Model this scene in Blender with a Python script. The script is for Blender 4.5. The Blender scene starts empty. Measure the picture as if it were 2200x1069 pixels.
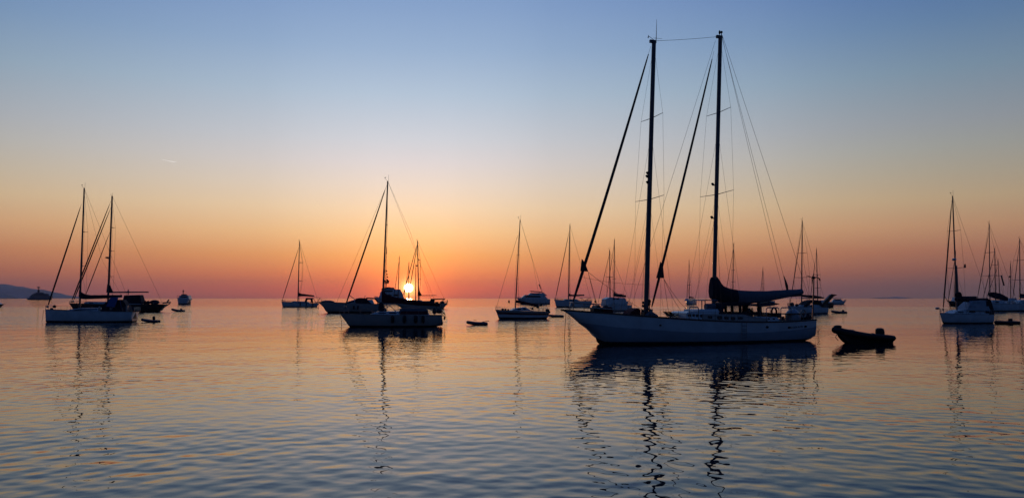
import bpy, bmesh, math, random
from mathutils import Vector, Matrix
random.seed(7)
S = bpy.context.scene
R = math.radians
# ------------------------------------------------------------------ camera
F = 1727.0            # focal length in pixels of the 2200 px wide photograph
H = 3.9               # height of the eye above the water
PITCH = math.atan(105.5 / F)
cd = bpy.data.cameras.new('camera'); cam = bpy.data.objects.new('camera', cd); S.collection.objects.link(cam)
cam.location = (0, 0, H); cam.rotation_euler = (R(90) + PITCH, 0, 0)
cd.sensor_width = 36; cd.lens = 36 * F / 2200; cd.clip_start = 0.1; cd.clip_end = 60000
S.camera = cam
# ------------------------------------------------------------------ view
S.view_settings.view_transform = 'Standard'; S.view_settings.look = 'None'
S.view_settings.exposure = 0.0; S.view_settings.gamma = 1.0
# ------------------------------------------------------------------ sky
SUN_AZ = math.atan((878 - 1100) / F)          # angle from +Y towards +X
SUN_EL = R(0.72)
def lin(c): return tuple((x / 255 / 12.92 if x / 255 <= .04045 else ((x / 255 + .055) / 1.055) ** 2.4) for x in c) + (1,)
W = bpy.data.worlds.new("World"); S.world = W; W.use_nodes = True
nt = W.node_tree; N = nt.nodes; L = nt.links; N.clear()
def node(t, **k):
    n = N.new(t)
    for a, b in k.items(): setattr(n, a, b)
    return n
def mth(op, a, b=None, c=None, clamp=False):
    n = N.new('ShaderNodeMath'); n.operation = op; n.use_clamp = clamp
    for i, x in enumerate((a, b, c)):
        if x is None: continue
        if isinstance(x, (int, float)): n.inputs[i].default_value = x
        else: L.new(x, n.inputs[i])
    return n.outputs[0]
tc = node('ShaderNodeTexCoord'); nrm = node('ShaderNodeVectorMath', operation='NORMALIZE'); L.new(tc.outputs['Generated'], nrm.inputs[0])
sx = node('ShaderNodeSeparateXYZ'); L.new(nrm.outputs[0], sx.inputs[0])
X_, Y_, Z_ = sx.outputs
el = mth('MULTIPLY', mth('ARCSINE', mth('MAXIMUM', Z_, 0.0)), 180 / math.pi)
fe = mth('SQRT', mth('DIVIDE', el, 90.0))
hl = mth('MAXIMUM', mth('SQRT', mth('ADD', mth('MULTIPLY', X_, X_), mth('MULTIPLY', Y_, Y_))), 1e-4)
ca = mth('DIVIDE', mth('ADD', mth('MULTIPLY', X_, math.sin(SUN_AZ)), mth('MULTIPLY', Y_, math.cos(SUN_AZ))), hl)
az = mth('MULTIPLY', mth('ARCCOSINE', mth('MINIMUM', mth('MAXIMUM', ca, -1.0), 1.0)), 180 / math.pi)
def ramp(fac, stops, pos=lambda v: v, ip='LINEAR'):
    n = N.new('ShaderNodeValToRGB'); n.color_ramp.interpolation = ip; e = n.color_ramp.elements; L.new(fac, n.inputs[0])
    while len(e) < len(stops): e.new(0.5)
    for i, (p, c) in enumerate(stops):
        e[i].position = pos(p); e[i].color = lin(c) if isinstance(c, tuple) else (c, c, c, 1)
    return n.outputs[0]
PE = lambda d: math.sqrt(max(d, 0) / 90)
rampA = ramp(fe, [(0, (190, 87, 86)), (.7, (240, 104, 82)), (1.7, (255, 140, 88)), (3.0, (255, 177, 106)), (4.6, (253, 206, 148)), (6.3, (248, 219, 183)),
                  (7.9, (237, 220, 204)), (9.5, (223, 216, 216)), (11.1, (207, 211, 219)), (14.3, (177, 196, 216)), (17.3, (151, 177, 209)), (20.3, (132, 161, 202)), (30, (84, 124, 176)), (45, (44, 78, 132)), (90, (24, 46, 96))], PE)
rampB = ramp(fe, [(0, (100, 83, 88)), (.7, (115, 86, 88)), (1.7, (150, 97, 85)), (3.0, (177, 116, 92)), (4.6, (197, 149, 113)), (6.3, (195, 168, 133)),
                  (7.9, (180, 168, 147)), (9.5, (166, 166, 159)), (11.1, (154, 160, 166)), (14.3, (127, 151, 171)), (17.3, (102, 134, 172)), (20.3, (82, 117, 171)), (30, (60, 96, 152)), (45, (38, 70, 124)), (90, (24, 46, 96))], PE)
rampC = ramp(fe, [(0, (18, 33, 52)), (5, (17, 40, 66)), (15, (16, 47, 86)), (40, (15, 45, 91)), (90, (24, 48, 96))], PE)
t1 = ramp(mth('DIVIDE', az, 40.0), [(0, 0.0), (.04, 0.0), (.09, .08), (.25, .45), (.62, .84), (.84, 1.0)], ip='B_SPLINE')
t2 = ramp(mth('DIVIDE', az, 180.0), [(.18, 0.0), (.34, .62), (.55, 1.0)], ip='B_SPLINE')
def mixc(f, a, b, mode='MIX'):
    n = N.new('ShaderNodeMix'); n.data_type = 'RGBA'; n.blend_type = mode; n.clamp_factor = True
    if isinstance(f, float): n.inputs[0].default_value = f
    else: L.new(f, n.inputs[0])
    for i, x in ((6, a), (7, b)):
        if isinstance(x, tuple): n.inputs[i].default_value = x
        else: L.new(x, n.inputs[i])
    return n.outputs[2]
t1e = mth('POWER', t1, mth('MULTIPLY_ADD', el, .07, .78))      # higher up the glow spreads wider
base = mixc(t2, mixc(t1e, rampA, rampB), rampC)
# aureole and disc of the sun
dv = Vector((math.sin(SUN_AZ) * math.cos(SUN_EL), math.cos(SUN_AZ) * math.cos(SUN_EL), math.sin(SUN_EL)))
dt = node('ShaderNodeVectorMath', operation='DISTANCE'); L.new(nrm.outputs[0], dt.inputs[0]); dt.inputs[1].default_value = dv
ang = mth('MULTIPLY', dt.outputs['Value'], 180 / math.pi)
def gauss(sig): return mth('EXPONENT', mth('MULTIPLY', mth('MULTIPLY', ang, ang), -1 / (2 * sig * sig)))
def scale_col(f, col):
    n = node('ShaderNodeMix', data_type='RGBA', blend_type='MIX'); n.clamp_factor = False; L.new(f, n.inputs[0])
    n.inputs[6].default_value = (0, 0, 0, 1); n.inputs[7].default_value = col; return n.outputs[2]
sky = mixc(1.0, base, scale_col(gauss(3.4), (.20, .05, .0, 1)), 'ADD')
sky = mixc(1.0, sky, scale_col(gauss(1.5), (.55, .12, .0, 1)), 'ADD')
sky = mixc(1.0, sky, scale_col(gauss(.40), (2.6, 1.4, .4, 1)), 'ADD')
disc = mth('SUBTRACT', 1.0, mth('DIVIDE', mth('SUBTRACT', ang, .24), .10), clamp=True)
sky = mixc(1.0, sky, scale_col(disc, (22, 17, 9, 1)), 'ADD')
nis = node('ShaderNodeTexSky', sky_type='NISHITA', sun_disc=False, sun_elevation=SUN_EL, sun_rotation=SUN_AZ)
bgc = node('ShaderNodeBackground'); L.new(sky, bgc.inputs[0]); bgc.inputs[1].default_value = 1.0
bgn = node('ShaderNodeBackground'); L.new(nis.outputs[0], bgn.inputs[0]); bgn.inputs[1].default_value = 0.01
ad = node('ShaderNodeAddShader'); L.new(bgc.outputs[0], ad.inputs[0]); L.new(bgn.outputs[0], ad.inputs[1])
wo = node('ShaderNodeOutputWorld'); L.new(ad.outputs[0], wo.inputs[0])
W.cycles.sampling_method = 'MANUAL'; W.cycles.sample_map_resolution = 2048
# ------------------------------------------------------------------ the sun, low on the horizon and reddened
sl = bpy.data.lights.new('sun', 'SUN'); sl.energy = 0.25; sl.angle = R(0.53); sl.color = (1.0, .42, .16)
so = bpy.data.objects.new('sun', sl); S.collection.objects.link(so); so.location = (-50, 60, 60)
so.rotation_euler = (-dv).to_track_quat('-Z', 'Y').to_euler()

# ================================================================== materials
def material(name, col, rough=.5, metal=0.0, var=.12, scale=3.0, **kw):
    m = bpy.data.materials.new(name); m.use_nodes = True; t = m.node_tree; b = t.nodes['Principled BSDF']
    b.inputs['Roughness'].default_value = rough; b.inputs['Metallic'].default_value = metal
    co = t.nodes.new('ShaderNodeTexCoord'); nz = t.nodes.new('ShaderNodeTexNoise'); nz.inputs['Scale'].default_value = scale; nz.inputs['Detail'].default_value = 4
    t.links.new(co.outputs['Object'], nz.inputs['Vector'])
    r = t.nodes.new('ShaderNodeValToRGB'); t.links.new(nz.outputs['Fac'], r.inputs[0])
    r.color_ramp.elements[0].position = .3; r.color_ramp.elements[1].position = .7
    r.color_ramp.elements[0].color = tuple(c * (1 - var) for c in col) + (1,); r.color_ramp.elements[1].color = tuple(min(1, c * (1 + var)) for c in col) + (1,)
    t.links.new(r.outputs[0], b.inputs['Base Color'])
    for k, v in kw.items(): b.inputs[k.replace('_', ' ')].default_value = v
    return m
M = dict(
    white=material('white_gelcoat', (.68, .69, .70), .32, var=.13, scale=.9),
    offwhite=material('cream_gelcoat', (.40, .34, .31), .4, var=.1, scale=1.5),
    lower=material('grey_blue_surface', (.34, .38, .44), .4, var=.12, scale=.9),
    anti=material('dark_antifouling', (.01, .012, .02), .6),
    black=material('black_hull_paint', (.012, .012, .016), .35),
    red=material('dark_red_paint', (.16, .02, .02), .45),
    wood=material('varnished_wood', (.07, .028, .012), .4, scale=8),
    teak=material('teak_deck', (.16, .11, .07), .7, scale=6),
    alu=material('mast_aluminium', (.10, .10, .115), .45, .3, scale=5),
    steel=material('stainless_steel', (.25, .25, .27), .3, .9),
    wire=material('rigging_wire', (.03, .03, .035), .6, .3),
    rope=material('rope', (.05, .045, .04), .9),
    navy=material('navy_canvas', (.008, .010, .025), .9, scale=6),
    grey=material('grey_canvas', (.13, .14, .17), .9, scale=4),
    blue=material('blue_solar_film', (.02, .10, .36), .35, scale=4),
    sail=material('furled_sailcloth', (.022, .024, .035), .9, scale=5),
    dark=material('dark_blue_grey_paint', (.14, .17, .23), .4),
    maroon=material('maroon_canvas', (.10, .006, .014), .9),
    rubber=material('black_rubber', (.008, .008, .010), .6),
    hypalon=material('grey_inflatable_fabric', (.09, .095, .11), .6),
    glass=material('smoked_glass', (.008, .010, .014), .08),
    clear=material('clear_vinyl', (.8, .8, .8), .15, Transmission_Weight=1.0, IOR=1.05),
    yellow=material('yellow_cover', (.5, .36, .02), .7),
    orange=material('orange_plastic', (.6, .12, .02), .6),
    skin=material('skin', (.38, .19, .12), .6), cloth=material('red_shirt', (.35, .04, .03), .9), trousers=material('dark_shorts', (.03, .03, .05), .9),
    letter=material('dark_lettering', (.01, .015, .04), .5),
)
# ================================================================== mesh helpers
class MB:
    def __init__(s): s.v = []; s.f = []; s.m = []
    def add(s, vs, fs, mi=0):
        o = len(s.v); s.v += [tuple(v) for v in vs]; s.f += [tuple(i + o for i in f) for f in fs]; s.m += [mi] * len(fs); return s
    def tube(s, pts, rad, n=7, mi=0):
        pts = [Vector(p) for p in pts]
        if not isinstance(rad, (list, tuple)): rad = [rad] * len(pts)
        vs = []; fs = []; k = len(pts); ref = None
        for i, p in enumerate(pts):
            t = (pts[min(i + 1, k - 1)] - pts[max(i - 1, 0)]).normalized()
            if ref is None: ref = Vector((0, 0, 1)) if abs(t.z) < .9 else Vector((1, 0, 0))
            a = t.cross(ref); a = a.normalized() if a.length > 1e-6 else t.orthogonal().normalized()
            b = t.cross(a).normalized(); ref = -b if False else a.cross(t)
            for j in range(n):
                q = 2 * math.pi * j / n; vs.append(p + (a * math.cos(q) + b * math.sin(q)) * rad[i])
        for i in range(k - 1):
            for j in range(n): fs.append((i * n + j, i * n + (j + 1) % n, (i + 1) * n + (j + 1) % n, (i + 1) * n + j))
        fs.append(tuple(range(n - 1, -1, -1))); fs.append(tuple((k - 1) * n + j for j in range(n)))
        return s.add(vs, fs, mi)
    def box(s, a, b, mi=0, ch=.0):
        x0, y0, z0 = [min(a[i], b[i]) for i in range(3)]; x1, y1, z1 = [max(a[i], b[i]) for i in range(3)]
        c = min(ch or .02, (x1 - x0) / 4, (y1 - y0) / 4, (z1 - z0) / 4)
        vs = []
        for (z, i) in ((z0, c), (z0 + c, 0), (z1 - c, 0), (z1, c)):
            for X, Y in ((x0 + i, y0 + i), (x1 - i, y0 + i), (x1 - i, y1 - i), (x0 + i, y1 - i)): vs.append((X, Y, z))
        fs = [(3, 2, 1, 0), (12, 13, 14, 15)]
        for k in range(3):
            for j in range(4): fs.append((k * 4 + j, k * 4 + (j + 1) % 4, k * 4 + 4 + (j + 1) % 4, k * 4 + 4 + j))
        return s.add(vs, fs, mi)
    def prism(s, uz, w0, w1=None, mi=0):          # outline in the boat's centre plane extruded across; w may be a function of z
        if w1 is None: w1 = w0; w0 = (lambda z, f=w1: -f(z)) if callable(w1) else -w1
        g = lambda w, z: w(z) if callable(w) else w
        n = len(uz); vs = [(u, g(w0, z), z) for u, z in uz] + [(u, g(w1, z), z) for u, z in uz]
        fs = [tuple(range(n)), tuple(range(2 * n - 1, n - 1, -1))] + [(i, i + n, (i + 1) % n + n, (i + 1) % n) for i in range(n)]
        return s.add(vs, fs, mi)
    def ball(s, c, r, nu=12, nv=8, mi=0):
        if not isinstance(r, (tuple, list)): r = (r, r, r)
        vs = [(c[0], c[1], c[2] + r[2])]; fs = []
        for i in range(1, nv):
            a = math.pi * i / nv
            for j in range(nu):
                b = 2 * math.pi * j / nu; vs.append((c[0] + r[0] * math.sin(a) * math.cos(b), c[1] + r[1] * math.sin(a) * math.sin(b), c[2] + r[2] * math.cos(a)))
        vs.append((c[0], c[1], c[2] - r[2])); e = len(vs) - 1
        for j in range(nu):
            fs.append((0, 1 + j, 1 + (j + 1) % nu)); fs.append((e, 1 + (nv - 2) * nu + (j + 1) % nu, 1 + (nv - 2) * nu + j))
            for i in range(nv - 2): fs.append((1 + i * nu + j, 1 + (i + 1) * nu + j, 1 + (i + 1) * nu + (j + 1) % nu, 1 + i * nu + (j + 1) % nu))
        return s.add(vs, fs, mi)
    def loop(s, pts, r, n=6, mi=0): return s.tube(list(pts) + [pts[0], ], r, n, mi)
    def build(s, name, mats, parent=None, angle=40):
        me = bpy.data.meshes.new(name); me.from_pydata(s.v, [], s.f)
        for m in (mats if isinstance(mats, (list, tuple)) else [mats]): me.materials.append(M[m] if isinstance(m, str) else m)
        for i, p in enumerate(me.polygons): p.material_index = s.m[i]; p.use_smooth = True
        bm = bmesh.new(); bm.from_mesh(me); bmesh.ops.recalc_face_normals(bm, faces=bm.faces); bm.to_mesh(me); bm.free()
        me.set_sharp_from_angle(angle=R(angle)); me.update()
        o = bpy.data.objects.new(name, me); S.collection.objects.link(o)
        if parent: o.parent = parent
        return o
def tag(o, label, cat, group=None):
    o['label'] = label; o['category'] = cat
    if group: o['group'] = group
    return o
def ray(px, py):
    x = (px - 1100) / F; v = (534.5 - py) / F; c, s = math.cos(PITCH), math.sin(PITCH)
    return Vector((x, c - v * s, s + v * c))
def P(px, py, D):
    r = ray(px, py); return Vector((0, 0, H)) + r * (D / r.y)
def DW(wl): return H * F / (wl - 640)
def lerp(a, b, t): return a + (b - a) * t
class Craft:
    """a floating thing with its own frame: u along the hull, v across (away from the eye), z up"""
    def __init__(s, name, label, cat, px0, D, head=0, group=None):
        s.O = Vector((P(px0, 640, D).x, D, 0)); s.D = D; h = R(head)
        s.a = Vector((math.cos(h), math.sin(h), 0)); s.b = Vector((-math.sin(h), math.cos(h), 0))
        s.root = bpy.data.objects.new(name, None); S.collection.objects.link(s.root); s.root.empty_display_size = 1
        s.root.location = s.O; s.root.rotation_euler = (0, 0, h); tag(s.root, label, cat, group)
        s.w = D / F      # metres per photo pixel
        s.C = Vector((0, 0, H))
    def p(s, px, py, v=0.0):
        r = ray(px, py); t = (s.O + s.b * v - s.C).dot(s.b) / r.dot(s.b); X = s.C + r * t
        return Vector(((X - s.O).dot(s.a), v, X.z))
    def uz(s, pts, v=0.0): return [(q.x, q.z) for q in (s.p(x, y, v) for x, y in pts)]
    def world(s, q): return s.O + s.a * q[0] + s.b * q[1] + Vector((0, 0, q[2]))
    def part(s, mb, name, mat, parent=None, label=None):
        o = mb.build(name, mat, parent or s.root)
        if label: o['label'] = label
        return o
    def thing(s, mb, name, mat, label, cat, group=None):      # lies on or hangs from this craft: top level, same frame
        o = mb.build(name, mat); c = Vector([sum(v[i] for v in mb.v) / len(mb.v) for i in range(3)])
        o.data.transform(Matrix.Translation(-c)); o.location = s.world(c); o.rotation_euler = s.root.rotation_euler
        return tag(o, label, cat, group)
def interp(poly, x):
    if (x - poly[0][0]) * (poly[-1][0] - poly[0][0]) <= 0: return poly[0][1]
    for (x0, y0), (x1, y1) in zip(poly, poly[1:]):
        if min(x0, x1) <= x <= max(x0, x1): return lerp(y0, y1, 0 if x1 == x0 else (x - x0) / (x1 - x0))
    return poly[-1][1]
def bshape(t, tr, mx=.55, pw=2.2):
    return max(.004, 1 - (1 - t / mx) ** pw) if t < mx else 1 - (1 - tr) * ((t - mx) / (1 - mx)) ** 2
def smooth_poly(pts, n=5):
    """Catmull-Rom through the outline so that profiles curve"""
    out = []
    for i in range(len(pts) - 1):
        p0 = pts[max(i - 1, 0)]; p1 = pts[i]; p2 = pts[i + 1]; p3 = pts[min(i + 2, len(pts) - 1)]
        for k in range(n):
            t = k / n
            out.append(tuple(.5 * (2 * p1[j] + (p2[j] - p0[j]) * t + (2 * p0[j] - 5 * p1[j] + 4 * p2[j] - p3[j]) * t * t + (3 * p1[j] - p0[j] - 3 * p2[j] + p3[j]) * t ** 3) for j in (0, 1)))
    out.append(tuple(pts[-1])); return out
def hull(c, sheer, keel, beam, tr=.7, bands=((0, 'white'),), full=.55, n=40, deck='offwhite', rail='wood', railw=.05, bulwark=.06, name='hull', counter_fl=None):
    """sheer and keel run from bow to stern as photo outlines; bands = [(height fraction from the sheer down where the paint starts, material)]"""
    xb, xs = sheer[0][0], sheer[-1][0]
    bs = lambda px: beam / 2 * bshape(max(0, min(1, (px - xb) / (xs - xb))), tr)
    sh = [c.p(x, y, -bs(x)) for x, y in smooth_poly(sheer)]; sh = [(q.x, q.z) for q in sh]
    kl = c.uz(smooth_poly(keel, 4))
    ub, us = min(sh[0][0], kl[0][0]) if xs > xb else max(sh[0][0], kl[0][0]), sh[-1][0]
    sh[0] = (ub, sh[0][1]); kl[0] = (ub, sh[0][1] - .02); kl[-1] = (us, sh[-1][1] - .03)
    if xs > xb: kl = [(min(max(u, ub), us), z) for u, z in kl]
    mb = MB()
    us_ = [lerp(ub, us, .5 - .5 * math.cos(math.pi * i / n)) for i in range(n + 1)]
    prof = []; vs = []; lv = []          # levels: (band, position within the band)
    nb = len(bands); per = [max(3, int(18 / nb))] * nb
    for bi in range(nb):
        for k in range(per[bi] + (1 if bi == nb - 1 else 0)): lv.append((bi, k / per[bi]))
    if nb == 1: lv += [(0, 1 + .34 * k) for k in (1, 2, 3)]
    for u in us_:
        t = (u - ub) / (us - ub); b = beam / 2 * bshape(t, tr); zs = interp(sh, u); zb = min(interp(kl, u), zs - .01); prof.append((u, b, zs, zb))
        edge = [(f(u) if callable(f) else zs * (1 - f)) for f, _ in bands] + [min(zb, -.25)]
        edge = [min(max(e_, zb), zs) for e_ in edge]; edge[0] = zs; edge[-1] = zb
        fl = lerp(1.5, 2.6, min(1, t / .5)) if t < .75 or counter_fl is None else lerp(2.6, counter_fl, (t - .75) / .25); row = []
        for (bi, k) in lv:
            z = lerp(edge[bi], edge[bi + 1], min(1, k)); w_ = max(0.0, (z - zb) / (zs - zb)); q = w_ ** (1 / fl); row.append((b * (math.sin(q * math.pi / 2) ** full) if q > 0 else 0.0, z))
        vs += [(u, -y, z) for y, z in row] + [(u, y, z) for y, z in reversed(row[:-1])]
    w = 2 * len(lv) - 1
    for i in range(n):
        for j in range(w - 1):
            jj = j if j < len(lv) - 1 else w - 2 - j
            mb.f.append((i * w + j, i * w + j + 1, (i + 1) * w + j + 1, (i + 1) * w + j)); mb.m.append(lv[jj][0])
    mb.v = vs
    # transom cap
    mb.f.append(tuple(n * w + j for j in range(w))); mb.m.append(0)
    ho = c.part(mb, name, [b_[1] for b_ in bands])
    d = MB(); vs = []; fs = []
    for (u, b, zs, zb) in prof: vs += [(u, -b * .985, zs - bulwark), (u, 0, zs - bulwark + .03), (u, b * .985, zs - bulwark)]
    for i in range(n): fs += [(3 * i, 3 * i + 1, 3 * i + 4, 3 * i + 3), (3 * i + 1, 3 * i + 2, 3 * i + 5, 3 * i + 4)]
    d.add(vs, fs); c.part(d, 'deck', deck)
    if rail:
        for sgn in (-1, 1):
            rl = MB(); rl.tube([(u, sgn * b, zs) for (u, b, zs, zb) in prof], railw, 6); c.part(rl, 'toe_rail', rail)
    c.sheer = lambda u: interp(sh, u); c.half = lambda u: beam / 2 * bshape(max(0, min(1, (u - ub) / (us - ub))), tr); c.ub = ub; c.us = us
    return ho
def spar(c, p0, p1, wpx, taper=.75, mat='alu', name='mast', parent=None, squash=1):
    a, b = c.p(*p0), c.p(*p1); r = wpx * c.w / 2
    pts = [a.lerp(b, t) for t in (0, .3, .6, .85, 1)]; m = MB(); m.tube(pts, [r, r * .98, r * lerp(1, taper, .6), r * lerp(1, taper, .85), r * taper], 12)
    return c.part(m, name, mat, parent), a, b
def wr(c, k=1.0): return c.D * .00016 * k
def line(c, pts, name, mat='wire', k=1.0, sag=0, parent=None, r=None):
    pts = [Vector(p) for p in pts]
    if sag and len(pts) == 2:
        a, b = pts; pts = [a.lerp(b, t) - Vector((0, 0, sag * 4 * t * (1 - t))) for t in (0, .12, .25, .4, .5, .6, .75, .88, 1)]
    m = MB(); m.tube(pts, r or wr(c, k), 5); return c.part(m, name, mat, parent)
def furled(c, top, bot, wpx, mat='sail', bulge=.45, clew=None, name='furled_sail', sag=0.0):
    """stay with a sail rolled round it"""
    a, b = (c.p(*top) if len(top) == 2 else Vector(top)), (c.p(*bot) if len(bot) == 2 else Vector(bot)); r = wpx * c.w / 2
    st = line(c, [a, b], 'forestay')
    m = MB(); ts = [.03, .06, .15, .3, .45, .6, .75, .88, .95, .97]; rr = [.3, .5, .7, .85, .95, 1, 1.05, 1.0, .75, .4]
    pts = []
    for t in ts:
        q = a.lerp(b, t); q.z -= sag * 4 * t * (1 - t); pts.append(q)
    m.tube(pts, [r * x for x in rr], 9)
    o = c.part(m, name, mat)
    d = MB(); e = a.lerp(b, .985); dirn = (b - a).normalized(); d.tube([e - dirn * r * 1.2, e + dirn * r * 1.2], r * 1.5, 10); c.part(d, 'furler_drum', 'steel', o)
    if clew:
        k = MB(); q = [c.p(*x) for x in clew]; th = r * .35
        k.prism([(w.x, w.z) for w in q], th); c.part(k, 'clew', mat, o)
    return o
def spreaders(c, a, b, ys, deck_u, deck_half, sweep=0.0, rk=1.0, parent=None):
    """a,b mast foot and head; ys = [(photo height, half span m)] from the top down; wires follow their tips to the deck"""
    tips = {-1: [], 1: []}
    for (yy, hs) in ys:
        t0, t1 = 0.0, 1.0
        for _ in range(30):
            t = (t0 + t1) / 2; q = a.lerp(b, t); w = c.world(q) - c.C
            cy = math.cos(PITCH); sy = math.sin(PITCH); fw = w.y * cy + w.z * sy; up = -w.y * sy + w.z * cy
            if 534.5 - F * up / fw > yy: t0 = t
            else: t1 = t
        q = a.lerp(b, t)
        for s in (-1, 1):
            tip = q + Vector((sweep, s * hs, .04 * hs)); tips[s].append(tip)
            m = MB(); m.tube([q, tip], [max(.035, c.w * .55), max(.022, c.w * .4)], 6); c.part(m, 'spreader', 'alu', parent)
    for s in (-1, 1):
        z = c.sheer(deck_u); ch = Vector((deck_u, s * deck_half, z))
        line(c, [b - (b - a) * .015] + tips[s] + [ch], 'shroud', k=rk * .8)
        if tips[s]:
            t = (tips[s][-1].z - a.z) / (b.z - a.z); m_ = a.lerp(b, t)
            line(c, [m_, Vector((deck_u + .5, s * deck_half * .95, z))], 'shroud', k=rk * .7)
            if rk >= 1: line(c, [m_, Vector((deck_u - .9, s * deck_half * .95, z))], 'shroud', k=rk * .7)
def rails(c, t0, t1, h=.6, n=8, k=1.0, sides=(-1, 1), rows=2):
    """stanchions and guard wires along the sheer"""
    for s in sides:
        tops = []
        for i in range(n + 1):
            u = lerp(c.ub, c.us, lerp(t0, t1, i / n)); q = Vector((u, s * c.half(u) * .97, c.sheer(u))); tops.append(q)
            m = MB(); m.tube([q, q + Vector((0, 0, h))], max(.014, wr(c)), 5); c.part(m, 'stanchion', 'steel')
        for r_ in range(rows):
            g = MB(); f = 1 - .45 * r_; g.tube([q + Vector((0, 0, h * f)) for q in tops], wr(c, .55 * k), 4); c.part(g, 'guard_wire', 'wire')
def pulpit(c, t0=0.0, t1=.09, h=.65, name='pulpit', r=None):
    r = r or max(.016, wr(c, 1.0)); pts = {}
    m = MB()
    for s in (-1, 1):
        pts[s] = []
        for t in (t1, lerp(t0, t1, .5), t0 + .004):
            u = lerp(c.ub, c.us, t); q = Vector((u, s * c.half(u) * .95, c.sheer(u))); pts[s].append(q)
            m.tube([q, q + Vector((0, 0, h))], r, 5)
    for f in (1, .5):
        m.tube([q + Vector((0, 0, h * f)) for q in pts[-1]] + [q + Vector((0, 0, h * f)) for q in reversed(pts[1])], r, 5)
    return c.part(m, name, 'steel')
def cabin(c, outline, half, taper=.25, mat='white', name='cabin', windows=(), wmat='glass', label=None, vref=None):
    """closed deckhouse: photo outline given on its near side, extruded across"""
    v = -half if vref is None else vref
    uz = c.uz(outline, v); z0 = min(z for _, z in uz); z1 = max(z for _, z in uz)
    w = lambda z: half * (1 - taper * max(0, min(1, (z - z0) / max(.01, z1 - z0))))
    m = MB(); m.prism(uz, w); o = c.part(m, name, mat, label=label)
    for wd in windows:
        q = c.uz(wd, v)
        for s in (-1, 1):
            g = MB(); g.prism(q, (lambda z, s=s: s * (w(z) - .03)), (lambda z, s=s: s * (w(z) + .012))); c.part(g, 'window', wmat, o)
    return o, w
def rect(x0, y0, x1, y1): return [(x0, y1), (x1, y1), (x1, y0), (x0, y0)]
def rrect(x0, y0, x1, y1, n=4, f=.35):
    rx, ry = (x1 - x0) * f, (y1 - y0) * f; o = []
    for cx, cy, a0 in ((x1 - rx, y0 + ry, -90), (x1 - rx, y1 - ry, 0), (x0 + rx, y1 - ry, 90), (x0 + rx, y0 + ry, 180)):
        for k in range(n + 1): a = R(a0 + 90 * k / n); o.append((cx + rx * math.cos(a), cy + ry * math.sin(a)))
    return o
def masthead(c, top, h=1.0, vane=True, parent=None):
    m = MB(); r = wr(c, .9); m.tube([top + Vector((.1, 0, 0)), top + Vector((.12, 0, h))], r, 5); c.part(m, 'antenna', 'wire', parent)
    if vane:
        v = MB(); v.tube([top, top + Vector((-.35, 0, .3)), top + Vector((-.36, 0, .5))], r, 5); v.prism([(top.x - .45, top.z + .45), (top.x - .25, top.z + .45), (top.x - .25, top.z + .55), (top.x - .45, top.z + .52)], .02)
        c.part(v, 'wind_vane', 'wire', parent)
def boomcover(c, pts, half=.16, name='sail_cover', mat='navy', parent=None):
    """stowed sail under its cover: a lens-shaped body along the given top and bottom outline"""
    top, bot = pts; n = 14; m = MB(); vs = []; K = 10
    x0, x1 = top[0][0], top[-1][0]
    for i in range(n + 1):
        x = lerp(x0, x1, i / n); yt = interp(top, x) + .25 * math.sin(i * 2.1); yb = interp(bot, x); A = c.p(x, yt); B_ = c.p(x, yb)
        for k in range(K):
            a = 2 * math.pi * k / K; f = .5 + .5 * math.cos(a); z = lerp(B_.z, A.z, f); u = lerp(B_.x, A.x, f)
            vs.append((u, half * math.sin(a) * lerp(1.1, .6, f), z))
    fs = [(i * K + k, i * K + (k + 1) % K, (i + 1) * K + (k + 1) % K, (i + 1) * K + k) for i in range(n) for k in range(K)]
    fs += [tuple(range(K)), tuple(n * K + k for k in range(K))]
    m.add(vs, fs); return c.part(m, name, mat, parent)
def keelline(x0, yb, x1, ys, wl, rake, counter=None, deep=5):
    """default profile: raked stem, flat bottom under water, transom"""
    ct = counter if counter is not None else (x1 - x0) * .05
    return [(x0, yb), (x0 + rake * .55, lerp(yb, wl, .5)), (x0 + rake, wl), (x0 + rake + (x1 - x0) * .12, wl + deep * .7), (x0 + (x1 - x0) * .5, wl + deep), (x1 - ct * 2.2, wl + 1.5), (x1 - ct, wl - (wl - ys) * .25), (x1, ys)]

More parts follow.
